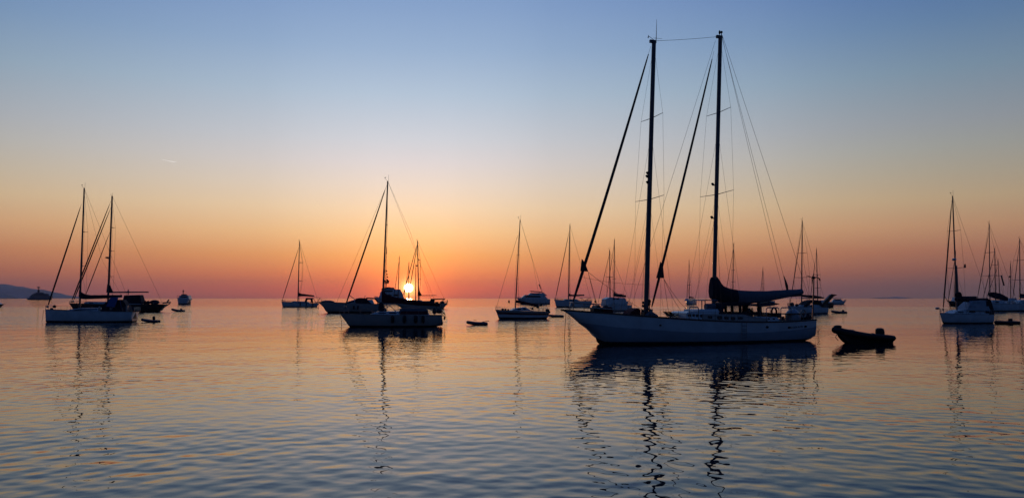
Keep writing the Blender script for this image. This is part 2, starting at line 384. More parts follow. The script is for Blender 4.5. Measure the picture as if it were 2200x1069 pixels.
# ================================================================== water, land
def water_material():
    m = bpy.data.materials.new('sea_water'); m.use_nodes = True; t = m.node_tree; b = t.nodes['Principled BSDF']; n_ = t.nodes; l = t.links
    b.inputs['Base Color'].default_value = (.004, .012, .022, 1); b.inputs['Roughness'].default_value = .012; b.inputs['IOR'].default_value = 1.333; b.inputs['Specular IOR Level'].default_value = .38
    co = n_.new('ShaderNodeTexCoord')
    # height field as a node group, sampled three times for an exact slope
    g = bpy.data.node_groups.new('wave_height', 'ShaderNodeTree'); g.interface.new_socket('Vector', in_out='INPUT', socket_type='NodeSocketVector'); g.interface.new_socket('Height', in_out='OUTPUT', socket_type='NodeSocketFloat')
    gi = g.nodes.new('NodeGroupInput'); go = g.nodes.new('NodeGroupOutput'); tot = None
    for (sc, amp, st, rot, det) in WAVES:
        mp = g.nodes.new('ShaderNodeMapping'); mp.inputs['Scale'].default_value = (sc * st, sc, sc); mp.inputs['Rotation'].default_value = (0, 0, R(rot)); g.links.new(gi.outputs[0], mp.inputs[0])
        nz = g.nodes.new('ShaderNodeTexNoise'); nz.noise_dimensions = '2D'; nz.inputs['Scale'].default_value = 1; nz.inputs['Detail'].default_value = det; nz.inputs['Roughness'].default_value = .45; g.links.new(mp.outputs[0], nz.inputs['Vector'])
        mu = g.nodes.new('ShaderNodeMath'); mu.operation = 'MULTIPLY_ADD'; g.links.new(nz.outputs['Fac'], mu.inputs[0]); mu.inputs[1].default_value = amp
        if tot is None: mu.inputs[2].default_value = 0
        else: g.links.new(tot, mu.inputs[2])
        tot = mu.outputs[0]
    g.links.new(tot, go.inputs[0])
    EPS = .03; hs = []
    for off in ((0, 0, 0), (EPS, 0, 0), (0, EPS, 0)):
        ad_ = n_.new('ShaderNodeVectorMath'); l.new(co.outputs['Object'], ad_.inputs[0]); ad_.inputs[1].default_value = off
        q = n_.new('ShaderNodeGroup'); q.node_tree = g; l.new(ad_.outputs[0], q.inputs[0]); hs.append(q.outputs[0])
    def mm(op, a, b_=None, c_=None):
        k = n_.new('ShaderNodeMath'); k.operation = op
        for i, x in enumerate((a, b_, c_)):
            if x is None: continue
            if isinstance(x, (int, float)): k.inputs[i].default_value = x
            else: l.new(x, k.inputs[i])
        return k.outputs[0]
    # light airs: patches of livelier and of smoother water, real lanes on the surface
    mp = n_.new('ShaderNodeMapping'); mp.inputs['Scale'].default_value = (.006, .022, 1); l.new(co.outputs['Object'], mp.inputs[0])
    pn = n_.new('ShaderNodeTexNoise'); pn.noise_dimensions = '2D'; pn.inputs['Scale'].default_value = 1; pn.inputs['Detail'].default_value = 3; l.new(mp.outputs[0], pn.inputs['Vector'])
    sp = n_.new('ShaderNodeSeparateXYZ'); l.new(co.outputs['Object'], sp.inputs[0])
    cr = n_.new('ShaderNodeValToRGB'); l.new(mm('LOGARITHM', mm('MAXIMUM', sp.outputs[1], 10.0), 10.0), cr.inputs[0])
    # position = log10(distance)/1 mapped to 0..1 over 1..4
    lg = mm('DIVIDE', mm('SUBTRACT', mm('LOGARITHM', mm('MAXIMUM', sp.outputs[1], 10.0), 10.0), 1.0), 3.0); l.new(lg, cr.inputs[0])
    e = cr.color_ramp.elements; pos = lambda d: (math.log10(d) - 1) / 3
    while len(e) < len(LANES): e.new(.5)
    for i, (d, v) in enumerate(LANES): e[i].position = pos(d); e[i].color = (v, v, v, 1)
    amp = mm('MULTIPLY', cr.outputs[0], mm('MULTIPLY_ADD', pn.outputs['Fac'], 1.4, .3))
    mp2 = n_.new('ShaderNodeMapping'); mp2.inputs['Scale'].default_value = (.05, .11, 1); mp2.inputs['Rotation'].default_value = (0, 0, R(20)); l.new(co.outputs['Object'], mp2.inputs[0])
    p2 = n_.new('ShaderNodeTexNoise'); p2.noise_dimensions = '2D'; p2.inputs['Scale'].default_value = 1; p2.inputs['Detail'].default_value = 2; l.new(mp2.outputs[0], p2.inputs['Vector'])
    amp = mm('MULTIPLY', amp, mm('MULTIPLY_ADD', p2.outputs['Fac'], 3.2, .4))
    sxx = mm('MULTIPLY', mm('DIVIDE', mm('SUBTRACT', hs[0], hs[1]), EPS), amp); syy = mm('MULTIPLY', mm('DIVIDE', mm('SUBTRACT', hs[0], hs[2]), EPS), amp)
    # wavelets driven ashore stand a little steeper on the side towards the beach
    syy = mm('SUBTRACT', syy, mm('MULTIPLY', cr.outputs[0], SKEW))
    cb = n_.new('ShaderNodeCombineXYZ'); l.new(sxx, cb.inputs[0]); l.new(syy, cb.inputs[1]); cb.inputs[2].default_value = 1
    nn = n_.new('ShaderNodeVectorMath'); nn.operation = 'NORMALIZE'; l.new(cb.outputs[0], nn.inputs[0]); l.new(nn.outputs[0], b.inputs['Normal'])
    return m
# (spatial scale 1/m, height m, stretch across, rotation, detail)
WAVES = [(.14, .045, .9, 12, 0), (.5, .030, .85, -24, 0), (1.8, .024, .95, 28, 0), (4.2, .0022, 1, 15, 0)]
LANES = [(10, .56), (18, .47), (32, .35), (60, .29), (95, .31), (130, .75), (340, .78), (385, .42), (3000, .5)]
SKEW = .018
wm = MB(); ys = [-300, -50, 0, 30, 80, 160, 320, 640, 1300, 2600, 5200, 10000, 15400]; xs = [-15800, -6000, -2000, -600, -150, 0, 150, 600, 2000, 6000, 15800]
wm.add([(x, y, 0) for y in ys for x in xs], [(i * 11 + j, i * 11 + j + 1, i * 11 + j + 12, i * 11 + j + 11) for i in range(len(ys) - 1) for j in range(10)])
wa = wm.build('water', water_material()); wa['kind'] = 'structure'
land = material('far_hillside', (.42, .40, .39), .9, var=.3, scale=.004)
def ridge(name, prof, D, depth, mat=land, label=None):
    """a real range: heights along x, rounded over its depth"""
    mb = MB(); n = 60; K = 9; x0, x1 = prof[0][0], prof[-1][0]; vs = []
    for i in range(n + 1):
        x = lerp(x0, x1, i / n); y = interp(prof, x); h = max(0.0, P(x, y, D + depth / 2).z - H * .2) * (1 + .05 * random.uniform(-1, 1))
        for k in range(K):
            t = k / (K - 1); d = D + depth * t; vs.append((P(x, 640, D + depth / 2).x, d, h * math.sin(math.pi * t) ** .8 * (1 + .08 * random.uniform(-1, 1)) - (1 if k in (0, K - 1) else 0)))
    mb.add(vs, [(i * K + k, (i + 1) * K + k, (i + 1) * K + k + 1, i * K + k + 1) for i in range(n) for k in range(K - 1)])
    o = mb.build(name, mat, angle=80); o['kind'] = 'structure'; return o
ridge('hills', [(-500, 636), (-350, 622), (-220, 612), (-90, 607), (0, 611), (17, 611), (30, 614), (45, 617.5), (62, 620), (82, 622), (98, 626), (115, 631), (140, 636), (180, 640)], 12800, 1600)
ridge('headland', [(-120, 628), (-60, 618), (-15, 628), (0, 633), (9, 640)], 7000, 600)
ridge('island', [(1886, 640), (1896, 638.6), (1906, 639), (1916, 638.2), (1926, 637.2), (1934, 638.6), (1942, 640)], 13500, 900)

# ================================================================== the two-masted schooner
def schooner():
    c = Craft('schooner', 'large white two-masted sailing yacht with tall dark masts and long bow overhang', 'sailboat', 1480, 71.5, 20)
    sheer = [(1205, 665), (1290, 671), (1380, 678), (1480, 685.5), (1560, 689.5), (1620, 691), (1680, 690.5), (1725, 688), (1754, 686)]
    keel = [(1205, 665), (1222, 675), (1242, 692), (1258, 703), (1270, 713), (1284, 730), (1292, 739), (1315, 748), (1480, 752), (1610, 747), (1655, 742), (1686, 736), (1714, 730), (1743, 718.6), (1744, 717.5), (1745, 716), (1747.5, 702), (1750, 688)]
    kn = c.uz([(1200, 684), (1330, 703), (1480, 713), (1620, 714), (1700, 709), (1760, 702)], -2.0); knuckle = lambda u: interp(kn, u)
    h = hull(c, sheer, keel, 5.3, .58, bands=((0, 'white'), (knuckle, 'lower'), (.90, 'anti')), full=.5, n=64, counter_fl=3.6, deck='teak', rail='wood', railw=.07, bulwark=.10)  # topsides below the knuckle are a darker grey-blue than above
    for i in range(2): pass
    # portholes and fairleads
    for (x, y, rx) in ((1418, 698, 3.2), (1647, 702, 5.0), (1694.5, 703, 4.6), (1730, 700.5, 4.0)):
        u0 = c.p(x, y, -2.2).x; v = -c.half(u0) * .97
        q = c.p(x, y, v); m = MB(); a = rx * c.w
        m.tube([(q.x, v - .10, q.z), (q.x, v + .3, q.z)], a * .62, 14)
        for i, w_ in enumerate(m.v): m.v[i] = (q.x + (w_[0] - q.x) * 1.25, w_[1], q.z + (w_[2] - q.z) * .8)
        c.part(m, 'porthole', 'glass', h)
    # name on the quarter
    cu = bpy.data.curves.new('name_text', 'FONT'); cu.body = 'BOREA ROSE'; cu.size = .25; cu.extrude = .006; cu.align_x = 'CENTER'; cu.space_character = 1.05
    to = bpy.data.objects.new('name_lettering', cu); S.collection.objects.link(to); bpy.context.view_layer.update()
    dg = bpy.context.evaluated_depsgraph_get(); me = bpy.data.meshes.new_from_object(to.evaluated_get(dg)); bpy.data.objects.remove(to)
    xc = 1712.5; v0 = -c.half(c.p(xc, 702, -2).x) ; q = c.p(xc, 704, v0)
    me.transform(Matrix.Translation((q.x, 0, q.z)) @ Matrix.Rotation(R(3), 4, 'Y').inverted() @ Matrix.Rotation(R(90), 4, 'X'))
    for vv in me.vertices: vv.co.y += -c.half(vv.co.x) * .985 - .03
    me.materials.clear(); me.materials.append(M['letter']); no = bpy.data.objects.new('name_lettering', me); S.collection.objects.link(no); no.parent = h
    # masts
    fm, fa, fb = spar(c, (1387.5, 678), (1405, 88), 10.5, .86); am, aa, ab = spar(c, (1532.5, 686), (1547.5, 78), 9.2, .95)
    for s_, m_ in ((fa, fm), (aa, am)):     # halyards and winches round the foot
        k = MB()
        for i in range(7):
            a = i * 2.4; k.ball((s_.x + .3 * math.cos(a), .3 * math.sin(a), s_.z + .3 + .14 * i), .13, 8, 6)
        k.box((s_.x - .32, -.32, s_.z - .1), (s_.x + .34, .32, s_.z + .35)); k.ball((s_.x + .3, -.1, s_.z + 1.25), (.16, .16, .2), 8, 6); k.tube([(s_.x + .3, -.1, s_.z + .2), (s_.x + .3, -.1, s_.z + 1.3)], .05, 6)
        c.part(k, 'mast_winches', 'wire', m_)
    for (px, py, m_) in ((1391, 371, fm), (1390, 378, fm), (1391, 391, fm), (1531, 395, am), (1529, 466, am)):
        q = c.p(px, py); k = MB(); k.ball(tuple(q), (.16, .1, .11), 8, 6); k.box((q.x - .05, -.05, q.z - .16), (q.x + .3, .05, q.z - .05)); c.part(k, 'steaming_light', 'wire', m_)
    # mast heads
    for (px, py, top, m_) in ((1400, 92, fb, fm), (1543, 82, ab, am)):
        k = MB(); k.box((top.x - .42, -.1, top.z - .22), (top.x + .2, .1, top.z + .06)); c.part(k, 'masthead_crane', 'alu', m_)
    k = MB(); k.tube([c.p(1409.5, 88), c.p(1410, 78), c.p(1411, 42)], [.035, .03, .012], 6); c.part(k, 'antenna', 'wire', fm)
    k = MB(); k.tube([c.p(1406, 87), c.p(1394, 78)], .022, 5); k.tube([c.p(1392.5, 82), c.p(1393.5, 76)], [.05, .02], 6); k.tube([c.p(1404, 82), c.p(1422, 83.5)], .015, 5); c.part(k, 'wind_vane', 'wire', fm)
    k = MB(); q = c.p(1546, 70); k.ball(tuple(q), (.09, .09, .2)); q = c.p(1550, 69.5); k.ball(tuple(q), (.12, .12, .12)); k.tube([c.p(1546, 78), c.p(1546, 66)], .03, 5); k.tube([c.p(1550, 78), c.p(1550, 72)], .04, 6); c.part(k, 'masthead_light', 'wire', am)
    line(c, [c.p(1409, 88), c.p(1543, 79)], 'triatic_stay', k=1.5, sag=.05)
    # spreaders and shrouds
    uf, ua = fa.x, aa.x
    for (a, b, m_, ys_) in ((fa, fb, fm, ((254, 1.9), (428.5, 2.5))), (aa, ab, am, ((242, 1.9), (418, 2.6)))):
        spreaders(c, a, b, ys_, a.x + .1, c.half(a.x) * .97, parent=m_, rk=1.0)
        for s in (-1, 1):
            for (f, du) in ((.66, -1.5), (.66, 1.4), (.36, -.8)):
                line(c, [a.lerp(b, f), Vector((a.x + du, s * c.half(a.x + du) * .96, c.sheer(a.x + du)))], 'shroud', k=.8)
    # headsails rolled on their stays
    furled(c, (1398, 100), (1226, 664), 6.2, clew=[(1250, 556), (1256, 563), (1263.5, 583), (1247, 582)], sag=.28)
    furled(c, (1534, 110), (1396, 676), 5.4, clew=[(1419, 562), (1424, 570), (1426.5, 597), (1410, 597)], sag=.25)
    line(c, [c.p(1537, 88), c.p(1350, 678)], 'inner_stay', k=1.1)
    c1, c2 = c.p(1263.5, 584), c.p(1426, 598)
    for (q0, q1, sg) in ((c1, c.p(1283, 664, -1), .02), (c1, c.p(1286, 664, 1), .02), (c1, c.p(1379, 664, 1), .12), (c2, c.p(1436, 668, 0), .03), (c2, c.p(1474, 680, 1), .35), (c2, c.p(1484, 672, -1), .28)):
        line(c, [q0, q1], 'sheet', 'rope', k=1.4, sag=sg)
    line(c, [c.p(1247, 594), c.p(1384, 611)], 'halyard', 'rope', k=.9, sag=.15)
    # backstays and topping lift
    line(c, [c.p(1552, 82), c.p(1681, 622)], 'topping_lift', k=1.2); line(c, [c.p(1552, 84), c.p(1691, 622)], 'topping_lift', k=1.2)
    line(c, [c.p(1553, 80), c.p(1753, 684)], 'backstay', k=1.3)
    k = MB(); k.tube([c.p(1684, 592), c.p(1686.5, 600), c.p(1690, 613), c.p(1691.5, 622)], [.02, .07, .13, .10], 8); c.part(k, 'tackle', 'wire')
    # boom with its stowed sail
    bo, _, _ = spar(c, (1537, 646), (1722, 634), 5, .8, name='boom')
    cv = boomcover(c, ([(1527, 596), (1531, 594), (1538, 592), (1544, 597), (1549, 607), (1556, 615), (1570, 620), (1583, 622)], [(1527, 642), (1540, 648), (1560, 650), (1583, 651)]), .42, 'sail_cover', 'navy', bo)
    cg = boomcover(c, ([(1581, 622), (1600, 624), (1640, 625), (1690, 622), (1722, 620.5)], [(1581, 652), (1610, 652), (1640, 649), (1680, 641), (1700, 637), (1722, 632)]), .36, 'sail_cover', 'grey', bo); cg['label'] = 'paler grey after length of the sail cover'
    line(c, [c.p(1696, 640), c.p(1697, 680)], 'mainsheet', 'rope', k=1.5); line(c, [c.p(1700, 637), c.p(1694, 682)], 'mainsheet', 'rope', k=1.5)
    # deckhouses
    cabin(c, [(1474, 686), (1477, 672), (1484, 668.5), (1546, 669), (1548, 690), (1474, 690)], 1.5, .12, 'white', 'forward_cabin',
          windows=[rrect(1479, 674, 1487, 680), rrect(1489, 674, 1495, 680), rrect(1496.5, 674.5, 1503, 680.5), rrect(1505, 675, 1511, 681)])
    cabin(c, [(1499, 670), (1501, 664), (1544, 663.5), (1546, 670)], 1.2, .1, 'white', 'cabin_roof')
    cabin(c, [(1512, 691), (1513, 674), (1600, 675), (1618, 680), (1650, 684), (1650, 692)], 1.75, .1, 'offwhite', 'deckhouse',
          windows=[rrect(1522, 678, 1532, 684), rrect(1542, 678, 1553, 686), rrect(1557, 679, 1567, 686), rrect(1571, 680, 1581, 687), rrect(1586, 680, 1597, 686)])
    cabin(c, [(1622, 692), (1622, 682), (1628, 679.5), (1672, 680.5), (1677, 686), (1677, 692)], 1.6, .15, 'white', 'aft_cabin', windows=[rrect(1627, 682, 1636, 685), rrect(1652, 683, 1656, 686), rrect(1662, 683, 1667, 686)])
    m = MB(); q0, q1 = c.p(1511, 665), c.p(1530, 653); zz = q0.z
    m.tube([(q0.x, -.35, zz + .28), (q1.x, -.35, zz + .28)], .28, 12); m.box((q0.x, -.4, zz - .1), (q1.x, -.3, zz + .2)); c.part(m, 'life_raft_canister', 'grey')
    m = MB(); z = c.p(1503, 644).z
    for (x, v) in ((1508, -1), (1508, 1), (1515, -1), (1515, 1)): m.tube([c.p(x, 666, v), (c.p(x, 666, v).x, v, z)], .045, 6)
    for v in (-1, 1): m.tube([(c.p(1502, 644).x, v, z), (c.p(1528, 644).x, v, z - .05)], .05, 6)
    m.tube([(c.p(1503, 644).x, -1, z), (c.p(1503, 644).x, 1, z)], .05, 6); c.part(m, 'boom_gallows', 'steel')
    # spray hood with clear panes, and the awning under the boom
    o, w = cabin(c, [(1545, 676), (1549, 664), (1556, 653), (1566, 649), (1600, 648), (1612, 651), (1614, 656), (1560, 657), (1556, 664), (1554, 676)], 1.25, .15, 'navy', 'spray_hood')
    m = MB()
    for (x, d) in ((1572, 5), (1586, 5), (1611, 9)):
        u0, u1 = c.p(x, 676).x, c.p(x + d, 676).x; z0, z1 = c.p(x, 676).z, c.p(x, 650).z
        for s in (-1, 1): m.box((u0, s * 1.1 - .05, z0), (u1, s * 1.1 + .05, z1))
    m.box((c.p(1556, 676).x, -1.2, c.p(1556, 676).z), (c.p(1620, 676).x, 1.2, c.p(1556, 669).z)); c.part(m, 'spray_hood_curtains', 'navy', o)
    for s in (-1.22, 1.16):
        m = MB(); m.box((c.p(1557, 0).x if False else c.p(1560, 668).x, s, c.p(1560, 669).z), (c.p(1611, 668).x, s + .02, c.p(1560, 655).z)); c.part(m, 'clear_pane', 'clear', o)
    m = MB(); n = 10; vs = []
    for i in range(n + 1):
        x = lerp(1588, 1652, i / n); yy = 650 + 3.5 * math.sin(math.pi * i / n) - 3 * (i / n)
        for k in range(5):
            v = lerp(-1.5, 1.5, k / 4); q = c.p(x, yy, 0); vs.append((q.x, v, q.z - .14 * abs(v)))
    m.add(vs, [(i * 5 + k, i * 5 + k + 1, (i + 1) * 5 + k + 1, (i + 1) * 5 + k) for i in range(n) for k in range(4)])
    aw = c.part(m, 'awning', 'navy'); so_ = aw.modifiers.new('thick', 'SOLIDIFY'); so_.thickness = .03
    for x in (1634, 1655):
        for s in (-1.4, 1.4):
            m = MB(); q = c.p(x, 690, s); m.tube([q, (q.x, s, c.p(x, 650, s).z)], .025, 5); c.part(m, 'awning_pole', 'steel')
    # cockpit: coaming, wheel, binnacle, seats
    m = MB(); q = c.p(1616, 671); ringp = [(q.x + .1 * math.sin(a), .42 * math.cos(a), q.z + .42 * math.sin(a)) for a in [i * math.pi / 10 for i in range(21)]]
    ringp = [(q.x + .40 * math.cos(i * math.pi / 12) * .8, .3 * math.cos(i * math.pi / 12), q.z + .42 * math.sin(i * math.pi / 12)) for i in range(25)]
    m.tube(ringp, .035, 6)
    for i in range(0, 24, 4): m.tube([q, ringp[i]], .018, 5)
    c.part(m, 'steering_wheel', 'wood')
    m = MB(); m.box((q.x - .55, -.25, q.z - 1.0), (q.x - .1, .25, q.z + .15)); m.ball((q.x - .35, 0, q.z + .2), .22); c.part(m, 'binnacle', 'white')
    m = MB(); a, b = c.p(1636, 682), c.p(1664, 671)
    m.box((a.x, -1.3, a.z), (b.x - .25, -.7, b.z - .0)); m.box((a.x + .1, .7, a.z), (b.x, 1.3, b.z)); m.box((a.x + .3, -.6, a.z), (a.x + .9, .6, b.z - .1)); c.part(m, 'cockpit_seat', 'wood')
    m = MB(); a, b = c.p(1661, 673), c.p(1702, 671.5); m.box((a.x, -1.6, a.z - .05), (b.x, -.9, a.z + .05)); m.tube([(a.x + .4, -1.25, a.z - .4), (a.x + .4, -1.25, a.z)], .04, 6); m.tube([(b.x - .4, -1.25, a.z - .4), (b.x - .4, -1.25, a.z)], .04, 6); c.part(m, 'thwart_plank', 'wood')
    # guard rails
    rails(c, .30, .72, .72, 9, 1.2)
    pulpit(c, .035, .17, .7, r=.032)
    m = MB()
    for (x0, x1, y0, y1) in ((1481, 1501, 660, 686), (1647, 1674, 661, 688), (1678, 1700, 661, 688)):
        for s in (-1, 1):
            hv = lambda x: s * c.half(c.p(x, y1, s * 2).x) * .95
            v0, v1 = hv(x0), hv(x1); zt = c.p(x0, y0, -2).z
            a, b = c.p(x0, y1, v0), c.p(x1, y1, v1)
            m.tube([(a.x, v0, c.sheer(a.x)), (a.x, v0, zt - .12), (a.x + .12, v0, zt), (b.x - .12, v1, zt), (b.x, v1, zt - .12), (b.x, v1, c.sheer(b.x))], .032, 6)
    c.part(m, 'grab_rail', 'steel')
    # windlass, bow rollers
    m = MB(); q = c.p(1281, 668); m.box((q.x - .4, -.35, q.z - .1), (q.x + .5, .35, q.z + .25)); m.tube([(q.x, -.5, q.z + .3), (q.x, .5, q.z + .3)], .2, 12); m.ball((q.x + .9, 0, q.z + .2), (.35, .3, .3)); c.part(m, 'windlass', 'wire')
    m = MB(); q = c.p(1294, 668); m.box((q.x - .1, -.6, q.z - .3), (q.x + .7, .6, q.z + .35), ch=.1); c.part(m, 'deck_locker', 'maroon')
    line(c, [c.p(1216, 671, 0), c.p(1214, 700), c.p(1212.5, 735), c.p(1216, 752), c.p(1219, 765)], 'anchor_rope', 'rope', k=2.0)
    # boarding ladder on the topsides
    m = MB(); v = -c.half(c.p(1599, 700, -2.4).x) - .06
    for x in (1594, 1604): m.tube([c.p(x, 692, v), c.p(x, 731, v)], .022, 5)
    for y in (699, 707, 711, 718, 725): m.tube([c.p(1594, y, v), c.p(1604, y, v)], .022, 5)
    c.part(m, 'boarding_ladder', 'steel')
    # stern post with wind generator
    m = MB(); m.tube([c.p(1746, 688), c.p(1748.5, 597)], [.07, .06], 8); po = c.part(m, 'generator_post', 'alu')
    m = MB(); q = c.p(1748, 596); m.ball((q.x, 0, q.z), (.22, .14, .13)); m.tube([(q.x, 0, q.z), (q.x + .35, 0, q.z + .03), (q.x + .55, 0, q.z - .05)], [.09, .04, .03], 6)
    m.prism([(q.x + .5, q.z + .02), (q.x + .72, q.z - .05), (q.x + .80, q.z - .33), (q.x + .62, q.z - .2)], .02); c.part(m, 'nacelle', 'wire', po)
    for k_ in range(3):
        a = R(20 + 120 * k_); m = MB(); d = Vector((0, math.cos(a), math.sin(a))); p0 = Vector((q.x - .22, 0, q.z)); m.tube([p0, p0 + d * .3, p0 + d * .62 + Vector((-.1, 0, 0))], [.03, .05, .015], 5); c.part(m, 'blade', 'wire', po)
    # stern gear
    m = MB(); a, b = c.p(1689, 687, -.9), c.p(1717, 666, -.9); cx = (a.x + b.x) / 2
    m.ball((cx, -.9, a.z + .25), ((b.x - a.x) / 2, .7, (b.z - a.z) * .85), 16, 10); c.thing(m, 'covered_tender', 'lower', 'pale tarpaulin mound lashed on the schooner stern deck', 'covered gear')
    m = MB()
    for i in range(6):
        q = c.p(1714 + i * 4.6, 679 + (i % 2) * 3, -1.0 + .3 * (i % 3)); m.ball(tuple(q), (.34, .3, .36 - .03 * (i % 3)), 10, 7)
    qa, qb = c.p(1708, 688, -1.2), c.p(1742, 680, -1.2); m.box((qa.x, -1.2, qa.z), (qb.x, .9, qb.z)); c.part(m, 'stern_lockers', 'navy')
    m = MB(); q = c.p(1726, 673, -1.9); m.tube([(q.x + .26 * math.sin(a), -1.9, q.z + .34 * math.cos(a)) for a in [R(200 + 320 * i / 16) for i in range(17)]], .075, 8)
    c.thing(m, 'horseshoe_lifebuoy', 'offwhite', 'white horseshoe lifebuoy hung on the schooner stern rail', 'lifebuoy', 'lifebuoys on the schooner rail')
    m = MB(); q = c.p(1663, 669, -1.9); m.tube([(q.x + .26 * math.sin(a), -1.9, q.z + .34 * math.cos(a)) for a in [R(200 + 320 * i / 16) for i in range(17)]], .085, 8)
    c.thing(m, 'horseshoe_lifebuoy', 'maroon', 'dark horseshoe lifebuoy on the cockpit rail behind the steering wheel', 'lifebuoy', 'lifebuoys on the schooner rail')
    # loose things on deck
    m = MB(); a, b = c.p(1344, 680, -.6), c.p(1369, 661, -.6)
    m.prism([(a.x, a.z), (b.x, a.z), (b.x - .02, b.z - .15), (b.x - .2, b.z), (a.x + .55, b.z - .12), (a.x + .2, a.z + .4)], -1.2, .1); c.thing(m, 'canvas_bundle', 'maroon', 'dark red canvas bundle on the schooner foredeck before the foremast', 'canvas bundle')
    for i, (x, lb) in enumerate(((1437, 'folding deck chair on the schooner deck nearer the foremast'), (1446, 'folding deck chair beside the first, farther from the foremast'), (1455, 'small folding deck chair nearest the low forward cabin'))):
        m = MB(); q = c.p(x, 684, -.3 + .3 * i); s = 1 if i < 2 else -1
        for v in (-.28, .28):
            m.tube([(q.x - .35 * s, q.y + v, q.z - .05), (q.x + .35 * s, q.y + v, q.z + .45)], .022, 5); m.tube([(q.x + .35 * s, q.y + v, q.z - .05), (q.x - .42 * s, q.y + v, q.z + .62)], .022, 5)
        m.prism([(q.x - .42 * s, q.z + .62), (q.x - .38 * s, q.z + .62), (q.x - .02 * s, q.z + .27), (q.x + .36 * s, q.z + .40), (q.x + .36 * s, q.z + .36), (q.x - .04 * s, q.z + .2)], q.y - .26, q.y + .26)
        c.thing(m, 'deck_chair', 'wood', lb, 'deck chair', 'deck chairs before the cabin')
    m = MB()
    for i in range(9):
        q = c.p(1390 + i * 2.3, 678 - 7 * math.sin(i / 8 * math.pi) * (1 - i / 14), -.7 + .2 * (i % 3)); m.ball((q.x, q.y, q.z - .1), (.24, .3, .26), 8, 6)
    c.thing(m, 'sail_bag', 'grey', 'grey heap of stowed sail on deck just behind the foremast', 'sail bag')
    return c
sch = schooner()

def person(c, base, pose, label, mats=('cloth', 'skin')):
    """one continuous skinned body; base on the deck, height 1.75"""
    me = bpy.data.meshes.new('person'); J = dict(pel=(0, 0, .95), bel=(0, 0, 1.12), ch=(.02, 0, 1.35), nk=(.03, 0, 1.50), hd=(.05, 0, 1.60), hd2=(.05, 0, 1.70),
        sl=(.02, .19, 1.42), el=(.10, .26, 1.15), wl=(.30, .2, 1.02), hl=(.38, .17, 1.02), sr=(.02, -.19, 1.42), er=(.12, -.26, 1.16), wr_=(.34, -.18, 1.10), hr=(.42, -.15, 1.11),
        hpl=(0, .1, .90), kl=(.03, .12, .5), al=(0, .12, .09), tl=(.16, .14, .04), hpr=(0, -.1, .90), kr=(.05, -.12, .5), ar=(-.02, -.12, .09), tr_=(.14, -.14, .04))
    rad = dict(pel=.14, bel=.12, ch=.15, nk=.055, hd=.085, hd2=.09, sl=.06, el=.042, wl=.03, hl=.035, sr=.06, er=.042, wr_=.03, hr=.035, hpl=.09, kl=.06, al=.042, tl=.04, hpr=.09, kr=.06, ar=.042, tr_=.04)
    E = [('pel', 'bel'), ('bel', 'ch'), ('ch', 'nk'), ('nk', 'hd'), ('hd', 'hd2'), ('ch', 'sl'), ('sl', 'el'), ('el', 'wl'), ('wl', 'hl'), ('ch', 'sr'), ('sr', 'er'), ('er', 'wr_'), ('wr_', 'hr'),
         ('pel', 'hpl'), ('hpl', 'kl'), ('kl', 'al'), ('al', 'tl'), ('pel', 'hpr'), ('hpr', 'kr'), ('kr', 'ar'), ('ar', 'tr_')]
    ks = list(J); me.from_pydata([J[k] for k in ks], [(ks.index(a), ks.index(b)) for a, b in E], [])
    ob = bpy.data.objects.new('person', me); S.collection.objects.link(ob)
    md = ob.modifiers.new('skin', 'SKIN'); ob.modifiers.new('sub', 'SUBSURF').render_levels = 2; ob.modifiers['sub'].levels = 2
    lay = me.skin_vertices[0].data if me.skin_vertices else None
    if lay is None: bpy.context.view_layer.objects.active = ob
    for i, k in enumerate(ks):
        if lay: lay[i].radius = (rad[k], rad[k]); lay[i].use_root = (k == 'pel')
    bpy.context.view_layer.update(); dg = bpy.context.evaluated_depsgraph_get(); nm = bpy.data.meshes.new_from_object(ob.evaluated_get(dg)); bpy.data.objects.remove(ob)
    nm.materials.clear(); nm.materials.append(M['skin']); nm.materials.append(M['cloth']); nm.materials.append(M['trousers'])
    for p in nm.polygons:
        z = p.center.z; p.use_smooth = True; inner = abs(p.center.y) < .24 and p.center.x < .17
        p.material_index = 1 if (.98 < z < 1.46 and inner) else 2 if .45 < z <= .98 and p.center.x < .16 else 0
    o = bpy.data.objects.new('person', nm); S.collection.objects.link(o); o.location = c.world(base); o.rotation_euler = (0, 0, R(pose)); tag(o, label, 'person')
    m = MB(); m.ball((.03, 0, 1.70), (.105, .095, .10), 12, 8); m.build('hair', 'wire', o)
    m = MB(); m.ball((.145, 0, 1.635), (.02, .015, .025), 8, 6); m.build('nose', 'skin', o)
    m = MB()
    for hx, hy, hz, sg in ((.40, .17, 1.02, 1), (.44, -.15, 1.11, -1)):
        for f in range(4): m.tube([(hx, hy + (f - 1.5) * .02, hz), (hx + .055, hy + (f - 1.5) * .022, hz - .01), (hx + .085 - .01 * abs(f - 1.3), hy + (f - 1.5) * .022, hz - .035)], .009, 5)
        m.tube([(hx - .02, hy - sg * .03, hz), (hx + .03, hy - sg * .055, hz - .01)], .01, 5)
    m.build('fingers', 'skin', o); return o
person(sch, sch.p(1549, 689, -.4) + Vector((0, 0, -.75)), 160, 'person in a red shirt standing in the shelter of the spray hood beside the mainmast')

